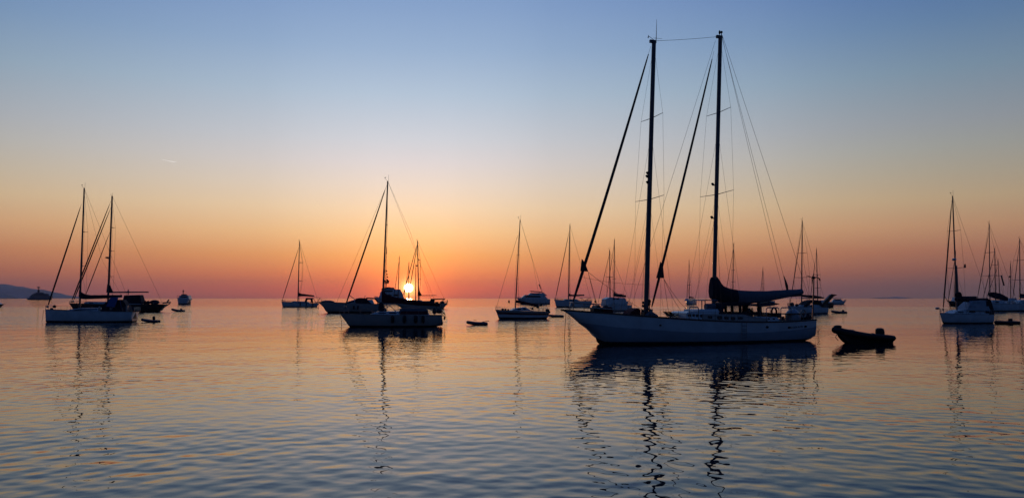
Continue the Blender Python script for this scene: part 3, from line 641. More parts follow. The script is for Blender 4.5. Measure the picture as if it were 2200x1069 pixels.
# ================================================================== sloops
def sloop(label, x0, x1, wl, yb, ys, beam, head, mast, fore, boom=None, cover=None, spr=(), back=None, rake=8, cab=None, win=(), dodger=None, bimini=None, hullmat='white', bands=None, tr=.72, group='sailing yachts at anchor', D=None, detail=1, sweep=.0, name='sailing_yacht', second=None, gear=True, deep=5, keel=None, ant=.9, covermat='navy', full=.5):
    D = D or DW(wl) + beam * .35
    c = Craft(name, label, 'sailboat', (x0 + x1) / 2, D, head, group)
    bands = bands or ((0, hullmat), (.86, 'anti'))
    mid = (x0 + x1) / 2; sheer = [(x0, yb), (lerp(x0, x1, .3), lerp(yb, ys, .45) + .3), (lerp(x0, x1, .65), lerp(yb, ys, .85) + .4), (x1, ys)]
    c.h = hull(c, sheer, keel or keelline(x0, yb, x1, ys, wl, rake, deep=deep), beam, tr, bands=bands, full=full, n=30 if detail else 16, railw=.03 if detail > 1 else max(.03, c.w * .3))
    ms, a, b = spar(c, (mast[0], mast[1]), (mast[2], mast[3]), mast[4], .7); c.ms = ms; c.foot = a; c.top = b
    if gear: masthead(c, b, ant, detail > 0, ms)
    if fore: furled(c, fore[:2], fore[2:4], fore[4], clew=None, sag=.1)
    hu = c.half(a.x) * .95
    spreaders(c, a, b, spr, a.x + .2, hu, sweep=sweep, parent=ms, rk=.9 if detail else .7)
    if back: line(c, [b, c.p(*back)], 'backstay', k=.8)
    if boom: spar(c, (mast[0], boom[1] + .5), (boom[0], boom[1]), boom[2], .8, name='boom')
    if cover: boomcover(c, cover, .18 if c.D < 200 else .25, 'sail_cover', covermat)
    if cab: cabin(c, cab, beam * .3, .3, 'white', 'cabin', windows=win)
    if dodger: cabin(c, dodger, beam * .3, .25, 'navy', 'spray_hood')
    if bimini:
        (bx0, bx1, by) = bimini; m = MB(); z = c.p(bx0, by).z; u0, u1 = c.p(bx0, by).x, c.p(bx1, by).x; n = 6
        vs = [(lerp(u0, u1, i / n), v, z + .12 * math.sin(math.pi * i / n) - .12 * abs(v)) for i in range(n + 1) for v in (-1.1, -.4, .4, 1.1)]; vs += [(x, y, zz - .05) for x, y, zz in vs]; k = 4 * (n + 1)
        m.add(vs, [(i * 4 + j, i * 4 + j + 1, i * 4 + j + 5, i * 4 + j + 4) for i in range(n) for j in range(3)] + [(k + i * 4 + j, k + i * 4 + j + 4, k + i * 4 + j + 5, k + i * 4 + j + 1) for i in range(n) for j in range(3)])
        for u in (u0, u1):
            for v in (-1.05, 1.05): m.tube([(u, v, z - .15), ((u0 + u1) / 2, v, c.sheer((u0 + u1) / 2))], max(.018, wr(c)), 5)
        c.part(m, 'bimini', 'navy')
    if detail:
        pulpit(c, 0, .09, .62); pulpit(c, 1.0, .88, .62, 'pushpit'); rails(c, .09, .88, .58, 7, 1.0)
    return c

# --- white sloop at the left, nearest of its side
c = sloop('white sloop with a blue solar panel over its cockpit, nearest boat at the left', 97, 287, 692, 664, 669, 3.9, 8, (171, 668, 181, 404, 4.2), (175, 438, 101, 662, 3.2), boom=(262, 637, 2.2),
    cover=([(170, 622), (173, 623), (179, 631), (195, 633.5), (262, 633)], [(170, 640), (180, 642.5), (220, 641), (262, 638.5)]), spr=((498, .75), (571, 1.0)), sweep=.55, back=(286, 668), rake=5,
    cab=[(130, 668), (150, 664), (170, 661.5), (210, 661), (216, 668)], win=[[(150, 667), (158, 665), (170, 663.5), (208, 663), (208, 665), (170, 666.2)]], tr=.85, detail=2,
    keel=[(97, 664), (97.5, 672), (99, 692), (120, 696), (190, 698), (260, 696), (283, 692), (291, 690), (289, 680), (287, 670)], deep=5)
m = MB(); m.prism(c.uz([(234, 658), (243, 638), (259, 638), (252, 659)]), -1.3, -.9); m.tube([c.p(243, 640, -1.1), c.p(241, 668, -1.1)], .03, 5); m.tube([c.p(257, 640, -1.1), c.p(262, 668, -1.1)], .03, 5); c.part(m, 'solar_panel', 'blue')
cabin(c, [(215, 668), (220, 655), (232, 644), (262, 643), (272, 658), (276, 668)], 1.15, .2, 'navy', 'cockpit_tent')
m = MB(); m.prism(c.uz([(276, 672), (284, 670.5), (289, 674), (290, 688), (284, 690), (278, 680)]), 1.35); m.box(tuple(c.p(270, 672, -1.2)), tuple(c.p(276, 656, -.8))); c.part(m, 'transom_steps', 'offwhite', c.h)
line(c, [c.p(94, 665), c.p(92, 678), c.p(90, 691)], 'anchor_rope', 'rope', k=1.4)
line(c, [c.top, c.p(220, 560), c.p(262, 637)], 'topping_lift', k=.7)
m = MB(); m.ball(tuple(c.p(117, 658, -.8)), (.28, .2, .25)); c.part(m, 'rail_outboard', 'rubber'); m = MB(); m.ball(tuple(c.p(111, 664, .5)), (.3, .2, .22)); c.part(m, 'windlass', 'rubber')
for nm, x, lb in (('sail_bag', 213.5, 'pale upright bag at the front of the cockpit of the left sloop'), ('sail_bag', 238, 'pale bag lying by the cockpit of the left sloop')):
    m = MB(); q = c.p(x, 663, -1.0); m.ball((q.x, q.y, q.z), (.22, .2, .42 if x < 220 else .26), 10, 8); c.thing(m, nm, 'offwhite', lb, 'bag')

# --- dark ketch-like yacht behind it
c = sloop('long black-hulled sailing yacht with deckhouse behind the white sloop at the left', 150, 356, 669.5, 651, 653.5, 5.6, 6, (232, 652, 241, 421, 4.6), (238, 432, 152, 651, 2.6), boom=(319, 627, 3.2), hullmat='black', bands=((0, 'black'),), rake=16,
    cover=None, spr=((489, .9), (539, 1.1), (593.5, 1.2)), sweep=.9, back=(350, 653), tr=.6, name='sailing_yacht', D=232, deep=4,
    keel=[(148, 651), (152, 656), (158, 665), (164, 671), (200, 674), (300, 674), (335, 671), (347, 666), (352, 658), (356, 654)],
    cab=[(178, 652), (182, 648), (262, 647), (300, 648), (302, 654)], win=[rrect(190, 649, 200, 651), rrect(240, 649, 250, 651)])
furled(c, (238.5, 445), (156, 650), 2.4); furled(c, (237, 496), (183, 636), 1.8)
m = MB(); m.prism(c.uz([(229, 628), (231, 610), (236, 612), (243, 628)]), .25); c.part(m, 'sail_cover', 'navy', c.ms)
cabin(c, [(262, 652), (266, 634), (300, 633), (305, 652)], 1.6, .12, 'navy', 'wheelhouse', windows=[rrect(289, 640, 293, 647), rrect(294, 640, 299, 647), rrect(268, 641, 274, 648)], wmat='clear')
m = MB(); m.ball(tuple(c.p(275.5, 626.5)), (.38, .38, .3)); m.tube([c.p(275.5, 633), c.p(275.5, 621)], .12, 6); c.part(m, 'radar_dome', 'grey')
m = MB(); q = c.p(340, 654); m.tube([c.p(350, 650), c.p(367, 649)], .2, 6); m.tube([c.p(352, 660), c.p(366, 651)], .13, 6); m.tube([c.p(358, 650), c.p(363, 643)], .2, 6); c.part(m, 'stern_davits', 'wood')
m = MB(); m.ball(tuple(c.p(332, 649)), (1.4, 1.0, .7)); m.ball(tuple(c.p(318, 650)), (.6, .5, .6)); m.ball(tuple(c.p(312, 650)), (.35, .4, .7)); c.part(m, 'deck_gear', 'navy')
m = MB(); m.ball(tuple(c.p(230, 553)), (.55, .3, .25)); m.tube([c.p(235, 556), c.p(229, 554)], .1, 5); c.part(m, 'radar', 'wire', c.ms)

# --- sloop on the horizon, left of centre
c = sloop('small grey sloop with a bimini standing alone left of the sun', 604.5, 686, 659, 647, 651, 4.4, 10, (640, 648, 643.5, 518, 2.3), (642, 531, 606, 646, 1.5), boom=(674, 635, 1.5),
    cover=([(641, 627), (645, 630), (660, 632), (675, 634)], [(641, 636), (655, 636), (675, 637)]), spr=((564, 1.9), (603, 2.2)), sweep=1.6, back=(684, 650), rake=3,
    cab=[(620, 650), (630, 646.5), (660, 647), (666, 651)], win=[rrect(640, 648.5, 646, 650)], dodger=[(654, 649), (657, 639.5), (671, 639.5), (672, 650), (668, 650), (667, 643), (660, 643), (658, 649)], bimini=(672, 688, 638.5), detail=1)
for x in (645, 658, 672):
    m = MB(); q = c.p(x, 653, -2.15); m.tube([(q.x, q.y, q.z - .7), (q.x, q.y, q.z + .7)], .22, 6); c.thing(m, 'fender', 'rubber', 'dark fender hanging along the side of the lone sloop left of the sun', 'fender', 'fenders on the lone sloop')

# --- central sloop before the sun
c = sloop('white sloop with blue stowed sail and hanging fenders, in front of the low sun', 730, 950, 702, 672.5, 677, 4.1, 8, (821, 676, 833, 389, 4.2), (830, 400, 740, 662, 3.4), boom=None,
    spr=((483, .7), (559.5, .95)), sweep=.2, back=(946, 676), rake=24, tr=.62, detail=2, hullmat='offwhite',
    keel=[(729, 672), (735, 680), (744, 692), (752, 702), (775, 707), (850, 709), (920, 705), (940, 700), (951, 695), (948, 686), (945, 677)],
    cab=[(793, 675.5), (808, 669.5), (850, 668), (918, 669), (925, 678), (793, 678)], win=[rrect(812, 671, 830, 673.5), rrect(835, 670.5, 852, 673.5)])
spar(c, (822, 640), (945, 655), 2.2, .8, name='boom')
boomcover(c, ([(820, 618), (823, 620), (828, 630), (840, 636), (880, 643), (945, 651)], [(820, 650), (835, 651), (850, 651), (900, 656), (945, 658)]), .22, 'sail_cover', 'maroon')
line(c, [c.top - Vector((0, 0, .3)), c.p(723, 650)], 'inner_stay', k=.9); line(c, [c.top, c.p(882, 500), c.p(928, 650)], 'topping_lift', k=.7)
cabin(c, [(856, 673), (860, 662.5), (875, 660.5), (905, 660.5), (919, 665), (921, 673)], 1.05, .25, 'grey', 'spray_hood')
cabin(c, [(858, 675), (862, 668), (918, 668), (920, 675)], 1.2, .15, 'maroon', 'spray_hood_skirt')
m = MB()
for (a, b) in (((826, 666), (839, 654)), ((838, 656), (850, 668)), ((826, 669), (827, 655))): m.tube([c.p(*a, -.6), c.p(*b, -.6)], .05, 5)
c.part(m, 'mast_pulpit', 'steel')
m = MB(); m.ball(tuple(c.p(819, 660)), (.42, .3, .75)); m.ball(tuple(c.p(823, 667)), (.5, .4, .45)); c.part(m, 'mast_bag', 'navy', c.ms)
m = MB()
for (a, b, r) in (((944, 670), (956, 680), .035), ((946, 666), (957, 676), .06), ((944, 678), (958, 678), .03), ((957, 680), (954, 686), .09), ((947, 664), (949, 652), .03), ((938, 668), (938, 654), .03), ((949, 670), (956, 672), .05)): m.tube([c.p(*a), c.p(*b)], r, 6)
m.ball(tuple(c.p(943, 668)), (.5, .5, .35)); m.ball(tuple(c.p(955, 683)), (.12, .1, .25)); m.ball(tuple(c.p(933, 668, -.8)), (.3, .3, .45)); c.part(m, 'stern_gear', 'rubber')
m = MB(); a, b = c.p(944, 690, 0), c.p(952, 694, 0); m.prism(c.uz([(947, 684), (950, 684), (952, 696), (946, 696)]), .06); c.part(m, 'rudder', 'maroon')
m = MB(); m.prism(c.uz([(941, 678), (944.5, 678), (951, 694), (949, 698), (938, 700)]), 1.05); c.part(m, 'reverse_transom', 'maroon', c.h)
line(c, [c.p(731, 677), c.p(734, 692), c.p(734, 707)], 'anchor_rope', 'rope', k=1.6)
for i, (x, wd) in enumerate(((843.5, 3.2), (869, 3.4), (893, 3.6), (909, 3.0))):
    m = MB(); v = -c.half(c.p(x, 684, -2).x) - .16; q = c.p(x, 685, v); r = wd * c.w * 1.15
    m.tube([(q.x, v, q.z - .55), (q.x, v, q.z - .45), (q.x, v, q.z - .3), (q.x, v, q.z + .3), (q.x, v, q.z + .45), (q.x, v, q.z + .52)], [r * .25, r * .8, r, r, r * .7, .03], 10); m.tube([(q.x, v, q.z + .5), (q.x, v + .08, c.sheer(q.x) + .05)], .012, 4)
    c.thing(m, 'fender', 'rubber', ['dark fender hanging nearest the mast of the sloop before the sun', 'largest dark fender under the front end of the grey spray hood', 'dark fender below the after end of the grey spray hood', 'narrow dark fender nearest the stern of the sloop before the sun'][i], 'fender', 'fenders on the sloop before the sun')

# --- dark striped sloop right of centre
c = sloop('white sloop with a dark red stripe and a dinghy tied at its stern', 1064, 1180, 684.5, 664.5, 669, 3.4, 14, (1107, 664, 1117.5, 472, 2.6), None, boom=(1155, 653, 1.6),
    cover=([(1108, 644), (1116, 644.5), (1130, 648), (1156, 654)], [(1108, 650), (1130, 654), (1156, 660)]), spr=((548, 1.0), (600, 1.3)), back=(1178, 668), rake=8, covermat='maroon',
    bands=((0, 'offwhite'), (.22, 'red'), (.48, 'white'), (.8, 'anti')), cab=[(1098, 667), (1107, 662), (1130, 659), (1140, 666), (1155, 668)], win=[rrect(1112, 662, 1120, 665), rrect(1124, 661.5, 1130, 665)], detail=2)
line(c, [c.p(1112, 506), c.p(1066, 662)], 'forestay', k=1.1); line(c, [c.top, c.p(1144, 560), c.p(1163, 662)], 'topping_lift', k=.7)
m = MB()
for (x, y, s) in ((1080, 664, 1.1), (1086, 664.5, .9), (1092, 665, .8), (1155, 659, 1.2), (1162, 655, 1.2), (1144, 663, .9), (1176, 666, 1.5), (1179, 670, 1.3), (1170, 670, .9)): m.ball(tuple(c.p(x, y, -.3)), (.26 * s, .3, .2 * s), 8, 6)
c.part(m, 'deck_gear', 'rubber')
m = MB(); m.tube([c.p(1136, 662), c.p(1165, 655)], .05, 5); m.tube([c.p(1157, 668), c.p(1158, 654)], .05, 5); m.tube([c.p(1161, 618), c.p(1159, 610)], .08, 5); c.part(m, 'davit', 'steel')

# --- sloop behind the schooner's bow
sloop('white twin-headstay sloop seen just above the schooner bow tip', 1190.5, 1272, 659.5, 643, 646, 4.4, 9, (1221.5, 645, 1224.5, 484, 2.4), (1223, 496, 1193, 643, 1.6), boom=(1255, 633, 2.0),
      cover=([(1221, 627), (1225, 632), (1240, 633), (1255, 632)], [(1221, 636), (1240, 636), (1255, 635)]), spr=((521, 1.3), (560, 1.6), (600.5, 2.2)), back=(1270, 645), rake=5,
      cab=[(1208, 646), (1216, 642), (1240, 642), (1246, 647)], win=[rrect(1222, 643.5, 1230, 645)], bimini=(1246, 1268, 638.5), detail=1)
# --- two boats behind the foredeck
c = sloop('white deck-saloon sloop with pilothouse seen over the schooner foredeck', 1299, 1358, 668, 656, 655, 4.6, 30, (1311, 656, 1309.5, 537, 2.4), (1308, 549, 1285, 650, 1.1), spr=((595, 2.0),), back=(1356, 655), rake=3, detail=1,
      cab=[(1302, 658), (1303, 642), (1312, 638), (1345, 640), (1350, 658)], win=[rrect(1318, 640, 1324, 643), rrect(1325, 640, 1331, 643)], bimini=(1322, 1340, 631.5), D=248)
sloop('sloop with dark stowed sail directly behind the pilothouse boat', 1300, 1350, 655, 646, 647, 4.6, 12, (1319, 646, 1320, 514, 2.2), (1319, 524, 1302, 645, 1.0), boom=(1340, 635, 2), cover=([(1318, 625), (1322, 629), (1332, 632), (1345, 634)], [(1318, 636), (1332, 638), (1345, 638)]), spr=((562, 2.2), (599, 3.0)), rake=3, detail=0)
# --- masts behind the low sun
sloop('distant sloop whose mast stands left of the sun disc', 838, 888, 652, 646, 647, 5, 10, (855, 646, 858, 551, 2.0), (857, 562, 845, 645, 1.2), spr=((580, 1.6), (613, 2.0)), rake=3, detail=0)
sloop('distant sloop whose mast crosses the sun disc', 864, 906, 650.5, 645, 646, 5, 10, (878, 645, 878.5, 564, 2.0), (878, 570, 867, 645, 1.0), spr=((600, 2.0),), rake=3, detail=0)
c = sloop('distant sloop with a radar on its mast just right of the sun', 880, 925, 651, 645, 646, 5, 10, (892.5, 645, 893.5, 567, 1.8), None, spr=((604, 2.2),), rake=3, detail=0)
m = MB(); m.ball(tuple(c.p(895, 570.5)), (.9, .6, .5)); m.tube([c.p(893.5, 571), c.p(896, 571)], .2, 5); c.part(m, 'radar', 'wire', c.ms)
# --- white yacht right of the sun with tall mast
c = sloop('long white sailing yacht right of the sun with a yellow cover on its stern rail', 842, 961, 662.5, 649, 651, 5.4, 5, (899.5, 652, 897, 517, 2.6), (897, 523, 880, 620, 1.6), boom=(938, 634, 1.6),
      spr=((558, 1.4), (600, 1.8)), sweep=.9, back=(958, 650), rake=22, bands=((0, 'offwhite'),),
      cab=[(868, 652), (884, 645), (905, 644), (912, 651)], win=[rrect(888, 646, 900, 648.5)], detail=1)
furled(c, (896.5, 523), (864, 642), 1.6); 
m = MB(); m.prism(c.uz([(897, 635), (898, 619), (901, 624), (906, 633), (903, 636)]), .3); c.part(m, 'sail_cover', 'navy', c.ms)
cabin(c, [(921, 651), (926, 641), (956, 641), (957, 643), (934, 644), (933, 651)], 1.4, .1, 'navy', 'bimini_top')
m = MB(); m.box(tuple(c.p(935, 657, -1.8)), tuple(c.p(942, 648, -1.5)), ch=.1); c.thing(m, 'liferaft_bag', 'yellow', 'yellow bag hanging on the rail of the white yacht right of the sun', 'bag')
m = MB(); m.ball(tuple(c.p(950, 650)), (.9, .8, .7)); m.tube([c.p(960, 655), c.p(961, 644)], .2, 6); m.tube([c.p(952, 646), c.p(952, 642)], .2, 5); c.part(m, 'stern_gear', 'wire')
# --- far small ones
c = sloop('small distant sloop seen end-on through the schooner rigging', 1475, 1497, 653.5, 645, 646, 4.2, 62, (1481, 645, 1480.5, 559, 1.5), (1479, 590, 1475.5, 640, .9), spr=((612, 1.2),), rake=1, detail=0, D=500,
      cab=[(1479, 646), (1480, 641), (1494, 641), (1496, 646)], win=[rrect(1482, 642, 1486, 645), rrect(1489, 642, 1493, 645)], tr=.9)
boomcover(c, ([(1481, 636), (1490, 638)], [(1481, 640), (1492, 640)]), .5, 'sail_cover', 'navy')
sloop('distant sloop whose mast rises behind the schooner boom', 1555, 1615, 657, 647, 649, 4.6, 12, (1574, 648, 1576.5, 523, 2.0), (1576, 533, 1556, 647, 1.0), spr=((580, 1.8), (605, 2.4)), rake=3, detail=0)
sloop('farthest sloop showing a short mast above the grey end of the sail cover', 1625, 1665, 652, 645, 646, 4.6, 10, (1639.5, 646, 1639, 575, 1.6), (1638.6, 580, 1633, 640, .9), spr=((609, 2.0),), rake=2, detail=0)
# --- boats behind the schooner's stern
c = sloop('white sloop with raised gangway and dark stowed sail behind the schooner stern', 1692, 1780, 673.5, 656, 660, 4.0, 26, (1722, 660, 1723.5, 474, 2.8), (1722, 494, 1697, 655, 1.6), boom=(1766, 640, 2.0),
      cover=([(1722, 631), (1728, 633), (1750, 634), (1766, 637), (1770, 639)], [(1722, 637), (1740, 639), (1770, 641)]), spr=((543.5, 1.7), (596, 2.6)), back=(1776, 660), rake=5, tr=.8,
      cab=[(1712, 662), (1722, 655), (1762, 654), (1768, 662)], win=[rrect(1728, 656, 1736, 659), rrect(1740, 656, 1748, 659)], detail=1)
cabin(c, [(1730, 656), (1738, 647), (1750, 643.5), (1765, 645), (1768, 656), (1764, 656), (1758, 648), (1748, 647), (1738, 656)], 1.3, .2, 'navy', 'spray_hood_top')
m = MB(); m.prism(c.uz([(1757, 660), (1784, 632), (1797, 633), (1790, 636), (1766, 662)]), -.3, .3); m.tube([c.p(1786, 632), c.p(1797, 633.5)], .12, 6); c.part(m, 'gangway', 'wood')
m = MB(); m.ball(tuple(c.p(1754, 657)), (.5, .4, .7)); m.ball(tuple(c.p(1702, 654)), (.55, .4, .6)); m.ball(tuple(c.p(1712, 655)), (.5, .4, .35)); c.part(m, 'deck_gear', 'rubber')
line(c, [c.top, c.p(1726, 560), c.p(1740, 634)], 'topping_lift', k=.8)
sloop('farther dark sloop with mast close behind the wind generator', 1748, 1791, 660.5, 650, 650, 4.4, 18, (1757, 650, 1754, 535, 2.2), (1752, 555, 1741, 640, 1.1), spr=((590, 2.0), (618, 2.0)), rake=3, detail=0, hullmat='black', cab=[(1762, 652), (1764, 645), (1780, 644), (1788, 652)])

# --- right-hand group
c = sloop('white cruising sloop with radar dome on its mast, nearest boat at the right', 2021, 2136, 694.5, 671.5, 675, 3.6, 16, (2056, 668, 2046.5, 421, 3.6), (2045, 430, 2026, 668, 2.8), boom=(2098, 645, 2.4),
      cover=([(2054, 628), (2063, 630), (2068, 636), (2090, 638), (2102, 640)], [(2054, 646), (2070, 648), (2102, 650)]), spr=((496, 1.3), (576, 1.6)), back=(2134, 674), rake=10, tr=.75, detail=2,
      keel=[(2019, 671), (2022, 680), (2028, 694), (2040, 698), (2080, 700), (2120, 697), (2131, 692), (2135, 682), (2137, 675)],
      cab=[(2044, 676), (2060, 667), (2078, 664), (2120, 662), (2128, 677)], win=[rrect(2060, 669, 2072, 671.5), rrect(2084, 667, 2098, 672)])
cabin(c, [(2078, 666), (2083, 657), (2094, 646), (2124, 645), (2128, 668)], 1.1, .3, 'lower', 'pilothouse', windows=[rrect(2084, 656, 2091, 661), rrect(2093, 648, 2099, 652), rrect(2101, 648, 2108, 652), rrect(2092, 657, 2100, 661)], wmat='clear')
cabin(c, [(2118, 672), (2122, 640), (2130, 644), (2137, 670), (2136, 677), (2120, 677)], 1.0, .1, 'navy', 'stern_canopy')
m = MB(); q = c.p(2050, 557, -.35); m.ball(tuple(q), (.34, .34, .2)); m.box((q.x, -.3, q.z - .2), (q.x + .3, 0, q.z - .12)); c.part(m, 'radar_dome', 'white', c.ms)
m = MB(); m.ball(tuple(c.p(2059, 633)), (.65, .3, .5)); m.ball(tuple(c.p(2058, 642)), (.6, .35, .4)); c.part(m, 'mast_bag', 'navy', c.ms)
m = MB(); m.tube([c.p(2058, 640), c.p(2054, 570)], .16, 8); c.part(m, 'stowed_pole', 'steel', c.ms)
line(c, [c.p(2027, 632), c.p(2040, 650)], 'sheet', 'rope', k=2, sag=.1); line(c, [c.p(2027, 630), c.p(2046, 668)], 'sheet', 'rope', k=1.2)
line(c, [c.p(2019, 673), c.p(2020, 700), c.p(2020, 714)], 'anchor_rope', 'rope', k=1.4)
m = MB(); m.prism(c.uz([(2072, 567), (2074.5, 567), (2075, 575), (2071, 575)]), .04); c.part(m, 'flag', 'navy')
m = MB(); m.ball(tuple(c.p(2014, 662, .2)), (.4, .25, .18)); c.part(m, 'anchor', 'steel')
sloop('dark-hulled sloop half hidden behind the right-hand cruising sloop', 2036, 2103, 656.5, 646, 647, 4.4, 10, (2051, 647, 2053, 540, 2.0), (2052, 552, 2037, 646, 1.4), boom=(2098, 637, 3), cover=([(2058, 636), (2080, 636), (2098, 636)], [(2058, 641), (2080, 642), (2098, 642)]), rake=6, detail=0, hullmat='black', cab=[(2050, 648), (2053, 638), (2088, 638), (2092, 648)])
c = sloop('white sloop with tallest mast in the far right group, dark sail cover humped', 2098, 2190, 668.5, 650, 652, 4.6, 14, (2127, 652, 2125, 480, 2.4), (2124, 500, 2100, 640, 1.5), boom=(2165, 645, 3),
      cover=([(2124, 628), (2135, 627), (2150, 630), (2165, 638)], [(2124, 636), (2140, 642), (2165, 646)]), spr=((542.5, 1.9), (592, 2.6)), back=(2186, 651), rake=5, detail=1, cab=[(2128, 652), (2136, 645), (2158, 645), (2166, 653)], win=[rrect(2139, 647, 2148, 650)])
sloop('sloop whose mast is second from the tallest in the far right group', 2110, 2165, 661, 650, 651, 4.4, 12, (2139, 650, 2137, 533, 2.2), (2136, 545, 2112, 640, 1.3), spr=((569, 1.5),), rake=3, detail=0)
c = sloop('distant sloop in the right group with a slanting pole beside its mast', 2118, 2172, 656, 647, 648, 4.4, 12, (2149, 648, 2144, 558, 1.8), (2143, 575, 2119, 640, 1.0), spr=((592, 2.4),), rake=3, detail=0)
m = MB(); m.tube([c.p(2151, 591), c.p(2157, 613)], [.35, .4], 6); c.part(m, 'slanting_pole', 'wire')
c = sloop('sloop with a short mast between the two rightmost groups of rigging', 2150, 2205, 664, 650, 652, 4.4, 12, (2171.5, 652, 2171, 565, 1.9), None, rake=3, detail=0, cab=[(2165, 653), (2170, 640), (2186, 640), (2190, 653)])
m = MB(); m.ball(tuple(c.p(2169.5, 594)), (.5, .3, .3)); c.part(m, 'radar', 'wire', c.ms)
sloop('rightmost white sloop cut by the edge of the view', 2174, 2262, 668, 650, 652, 4.6, 10, (2191.5, 650, 2190.5, 513, 2.4), (2189.5, 528, 2176, 640, 1.4), boom=(2235, 636, 4), cover=([(2191, 630), (2210, 633), (2235, 634)], [(2191, 640), (2210, 641), (2235, 640)]), spr=((559, 2.4), (601, 3.4)), back=(2258, 651), rake=3, detail=1, cab=[(2186, 652), (2196, 644), (2230, 643), (2240, 652)])
sloop('dark hull tip entering at the left edge of the view', -60, 4, 659.5, 652, 653, 4.2, 5, (-35, 653, -34, 560, 2), (-34, 570, -58, 652, 1), rake=3, detail=0, hullmat='black', bands=((0, 'black'),), D=350, cab=[(-40, 654), (-36, 648), (-8, 648), (0, 654)])

HAZE = 3.2e-5
# ================================================================== motor yachts
def motor(label, x0, x1, wl, yb, ys, beam, head, decks, rake=10, wins=(), mats=('white', 'white'), D=None, tr=.9, arch=None, name='motor_yacht', cat='motorboat', group='motor yachts at anchor', band=None):
    c = Craft(name, label, cat, (x0 + x1) / 2, D or DW(wl) + beam * .35, head, group)
    sheer = [(x0, yb), (lerp(x0, x1, .4), lerp(yb, ys, .35)), (x1, ys)]
    d = 1 if x1 > x0 else -1
    keel = [(x0, yb), (x0 + rake * .6 * d, lerp(yb, wl, .5)), (x0 + rake * d, wl), (x0 + rake * 1.8 * d, wl + 1.5), (lerp(x0, x1, .6), wl + 2), (x1 - .5 * d, wl + 1.5), (x1, ys)]
    c.h = hull(c, sheer, keel, beam, tr, bands=band or ((0, mats[0]), (.85, 'anti')), full=.45, n=26, railw=max(.04, c.w * .3), rail=mats[1])
    for k, (pts, hf, tp, mt, ws) in enumerate(decks):
        cabin(c, pts, beam * hf, tp, mt, ('saloon', 'upper_deck', 'flybridge', 'hardtop', 'canopy')[min(k, 4)], windows=ws)
    if arch:
        m = MB()
        for a, b, r in arch: m.tube([c.p(*a), c.p(*b)], r, 6)
        c.part(m, 'radar_mast', 'wire')
    pulpit(c, .0, .12, .7) if c.D < 800 else None
    return c
# motor cruiser left of the central sloop
c = motor('grey-white motor cruiser with dark canvas cockpit enclosure behind the central sloop', 683, 815, 671.5, 648, 653, 4.6, 8,
  [([(728, 655), (745, 648), (762, 643), (800, 643), (805, 655)], .38, .25, 'white', [[(742, 650.5), (752, 646.5), (760, 645), (762, 649)], rrect(766, 645.5, 774, 650)]),
   ([(762, 648), (764, 641), (772, 639.5), (786, 640), (794, 648), (802, 656), (774, 656)], .40, .1, 'navy', [])], rake=20, mats=('offwhite', 'wood'), arch=[((750, 633), (764, 644), .10), ((787, 640), (806, 641), .22), ((783, 640), (785, 634), .07), ((806, 641), (811, 648), .2), ((811, 646), (812, 656), .15), ((786, 656), (797, 667), .12)])
m = MB(); m.ball(tuple(c.p(770, 654)), (.9, 1.0, .9)); m.ball(tuple(c.p(808, 661)), (.8, .9, .8)); c.part(m, 'deck_gear', 'maroon')
for i, x in enumerate((760, 769)):
    m = MB(); q = c.p(x, 660, -2.3); m.tube([(q.x, q.y, q.z - .5), (q.x, q.y, q.z - .4), (q.x, q.y, q.z + .4), (q.x, q.y, q.z + .5)], [.1, .22, .22, .05], 8); c.thing(m, 'fender', 'rubber', ['fender hanging by the windscreen of the grey-white motor cruiser', 'fender hanging below the canvas enclosure of the grey-white motor cruiser'][i], 'fender', 'fenders on the motor cruiser')
line(c, [c.p(685, 652), c.p(684, 664)], 'anchor_rope', 'rope', k=1.2)
m = MB(); q0 = c.p(690, 650); q1 = c.p(718, 650); cx = (q0.x + q1.x) / 2; hh = (q1.x - q0.x) / 2
m.tube([(cx - hh * .95, 0, q0.z + .25), (cx - hh * .8, -.45, q0.z + .22), (cx - hh * .3, -.62, q0.z + .2), (cx + hh, -.6, q0.z + .2)], [.2, .24, .26, .22], 8); m.tube([(cx - hh * .95, 0, q0.z + .25), (cx - hh * .8, .45, q0.z + .22), (cx - hh * .3, .62, q0.z + .2), (cx + hh, .6, q0.z + .2)], [.2, .24, .26, .22], 8); m.ball((cx, 0, q0.z + .42), (hh * .85, .6, .25)); m.ball((cx + hh * .3, 0, q0.z + .2), (hh * .7, .5, .2))
c.thing(m, 'upturned_dinghy', 'hypalon', 'grey dinghy stowed on the foredeck of the motor cruiser', 'dinghy')
# motor yacht with radar mast left of the sun
c = motor('white multi-deck motor yacht with radar mast and string of small flags left of the sun', 804, 872, 650.5, 638, 641, 6.5, 8,
  [([(812, 641), (818, 629), (864, 627), (868, 641)], .45, .1, 'white', [rrect(822, 632, 842, 636), rrect(845, 632, 858, 636)]), ([(815, 631), (822, 621), (860, 621), (865, 631)], .40, .15, 'white', [rrect(824, 623, 844, 627)]),
   ([(818, 622), (823, 618), (846, 617), (848, 622)], .34, .15, 'grey', [])], rake=9, D=640,
  arch=[((829, 618), (831, 600), .35), ((825, 605), (836, 605), .5), ((826, 608), (835, 608), .35), ((822, 617), (839, 617), .25), ((830, 603), (830.5, 530), .12), ((830.6, 530), (830.8, 545), .3)])
m = MB()
for i, (x, y) in enumerate(((829, 579), (830, 586), (831, 592), (831, 598), (832, 604))): m.prism(c.uz([(x, y), (x + 3.4, y + 3), (x + 2.6, y + 4.6), (x, y + 4)]), .08)
m.ball(tuple(c.p(827, 604)), .9); m.ball(tuple(c.p(834, 604)), .9); c.part(m, 'signal_flags', 'navy')
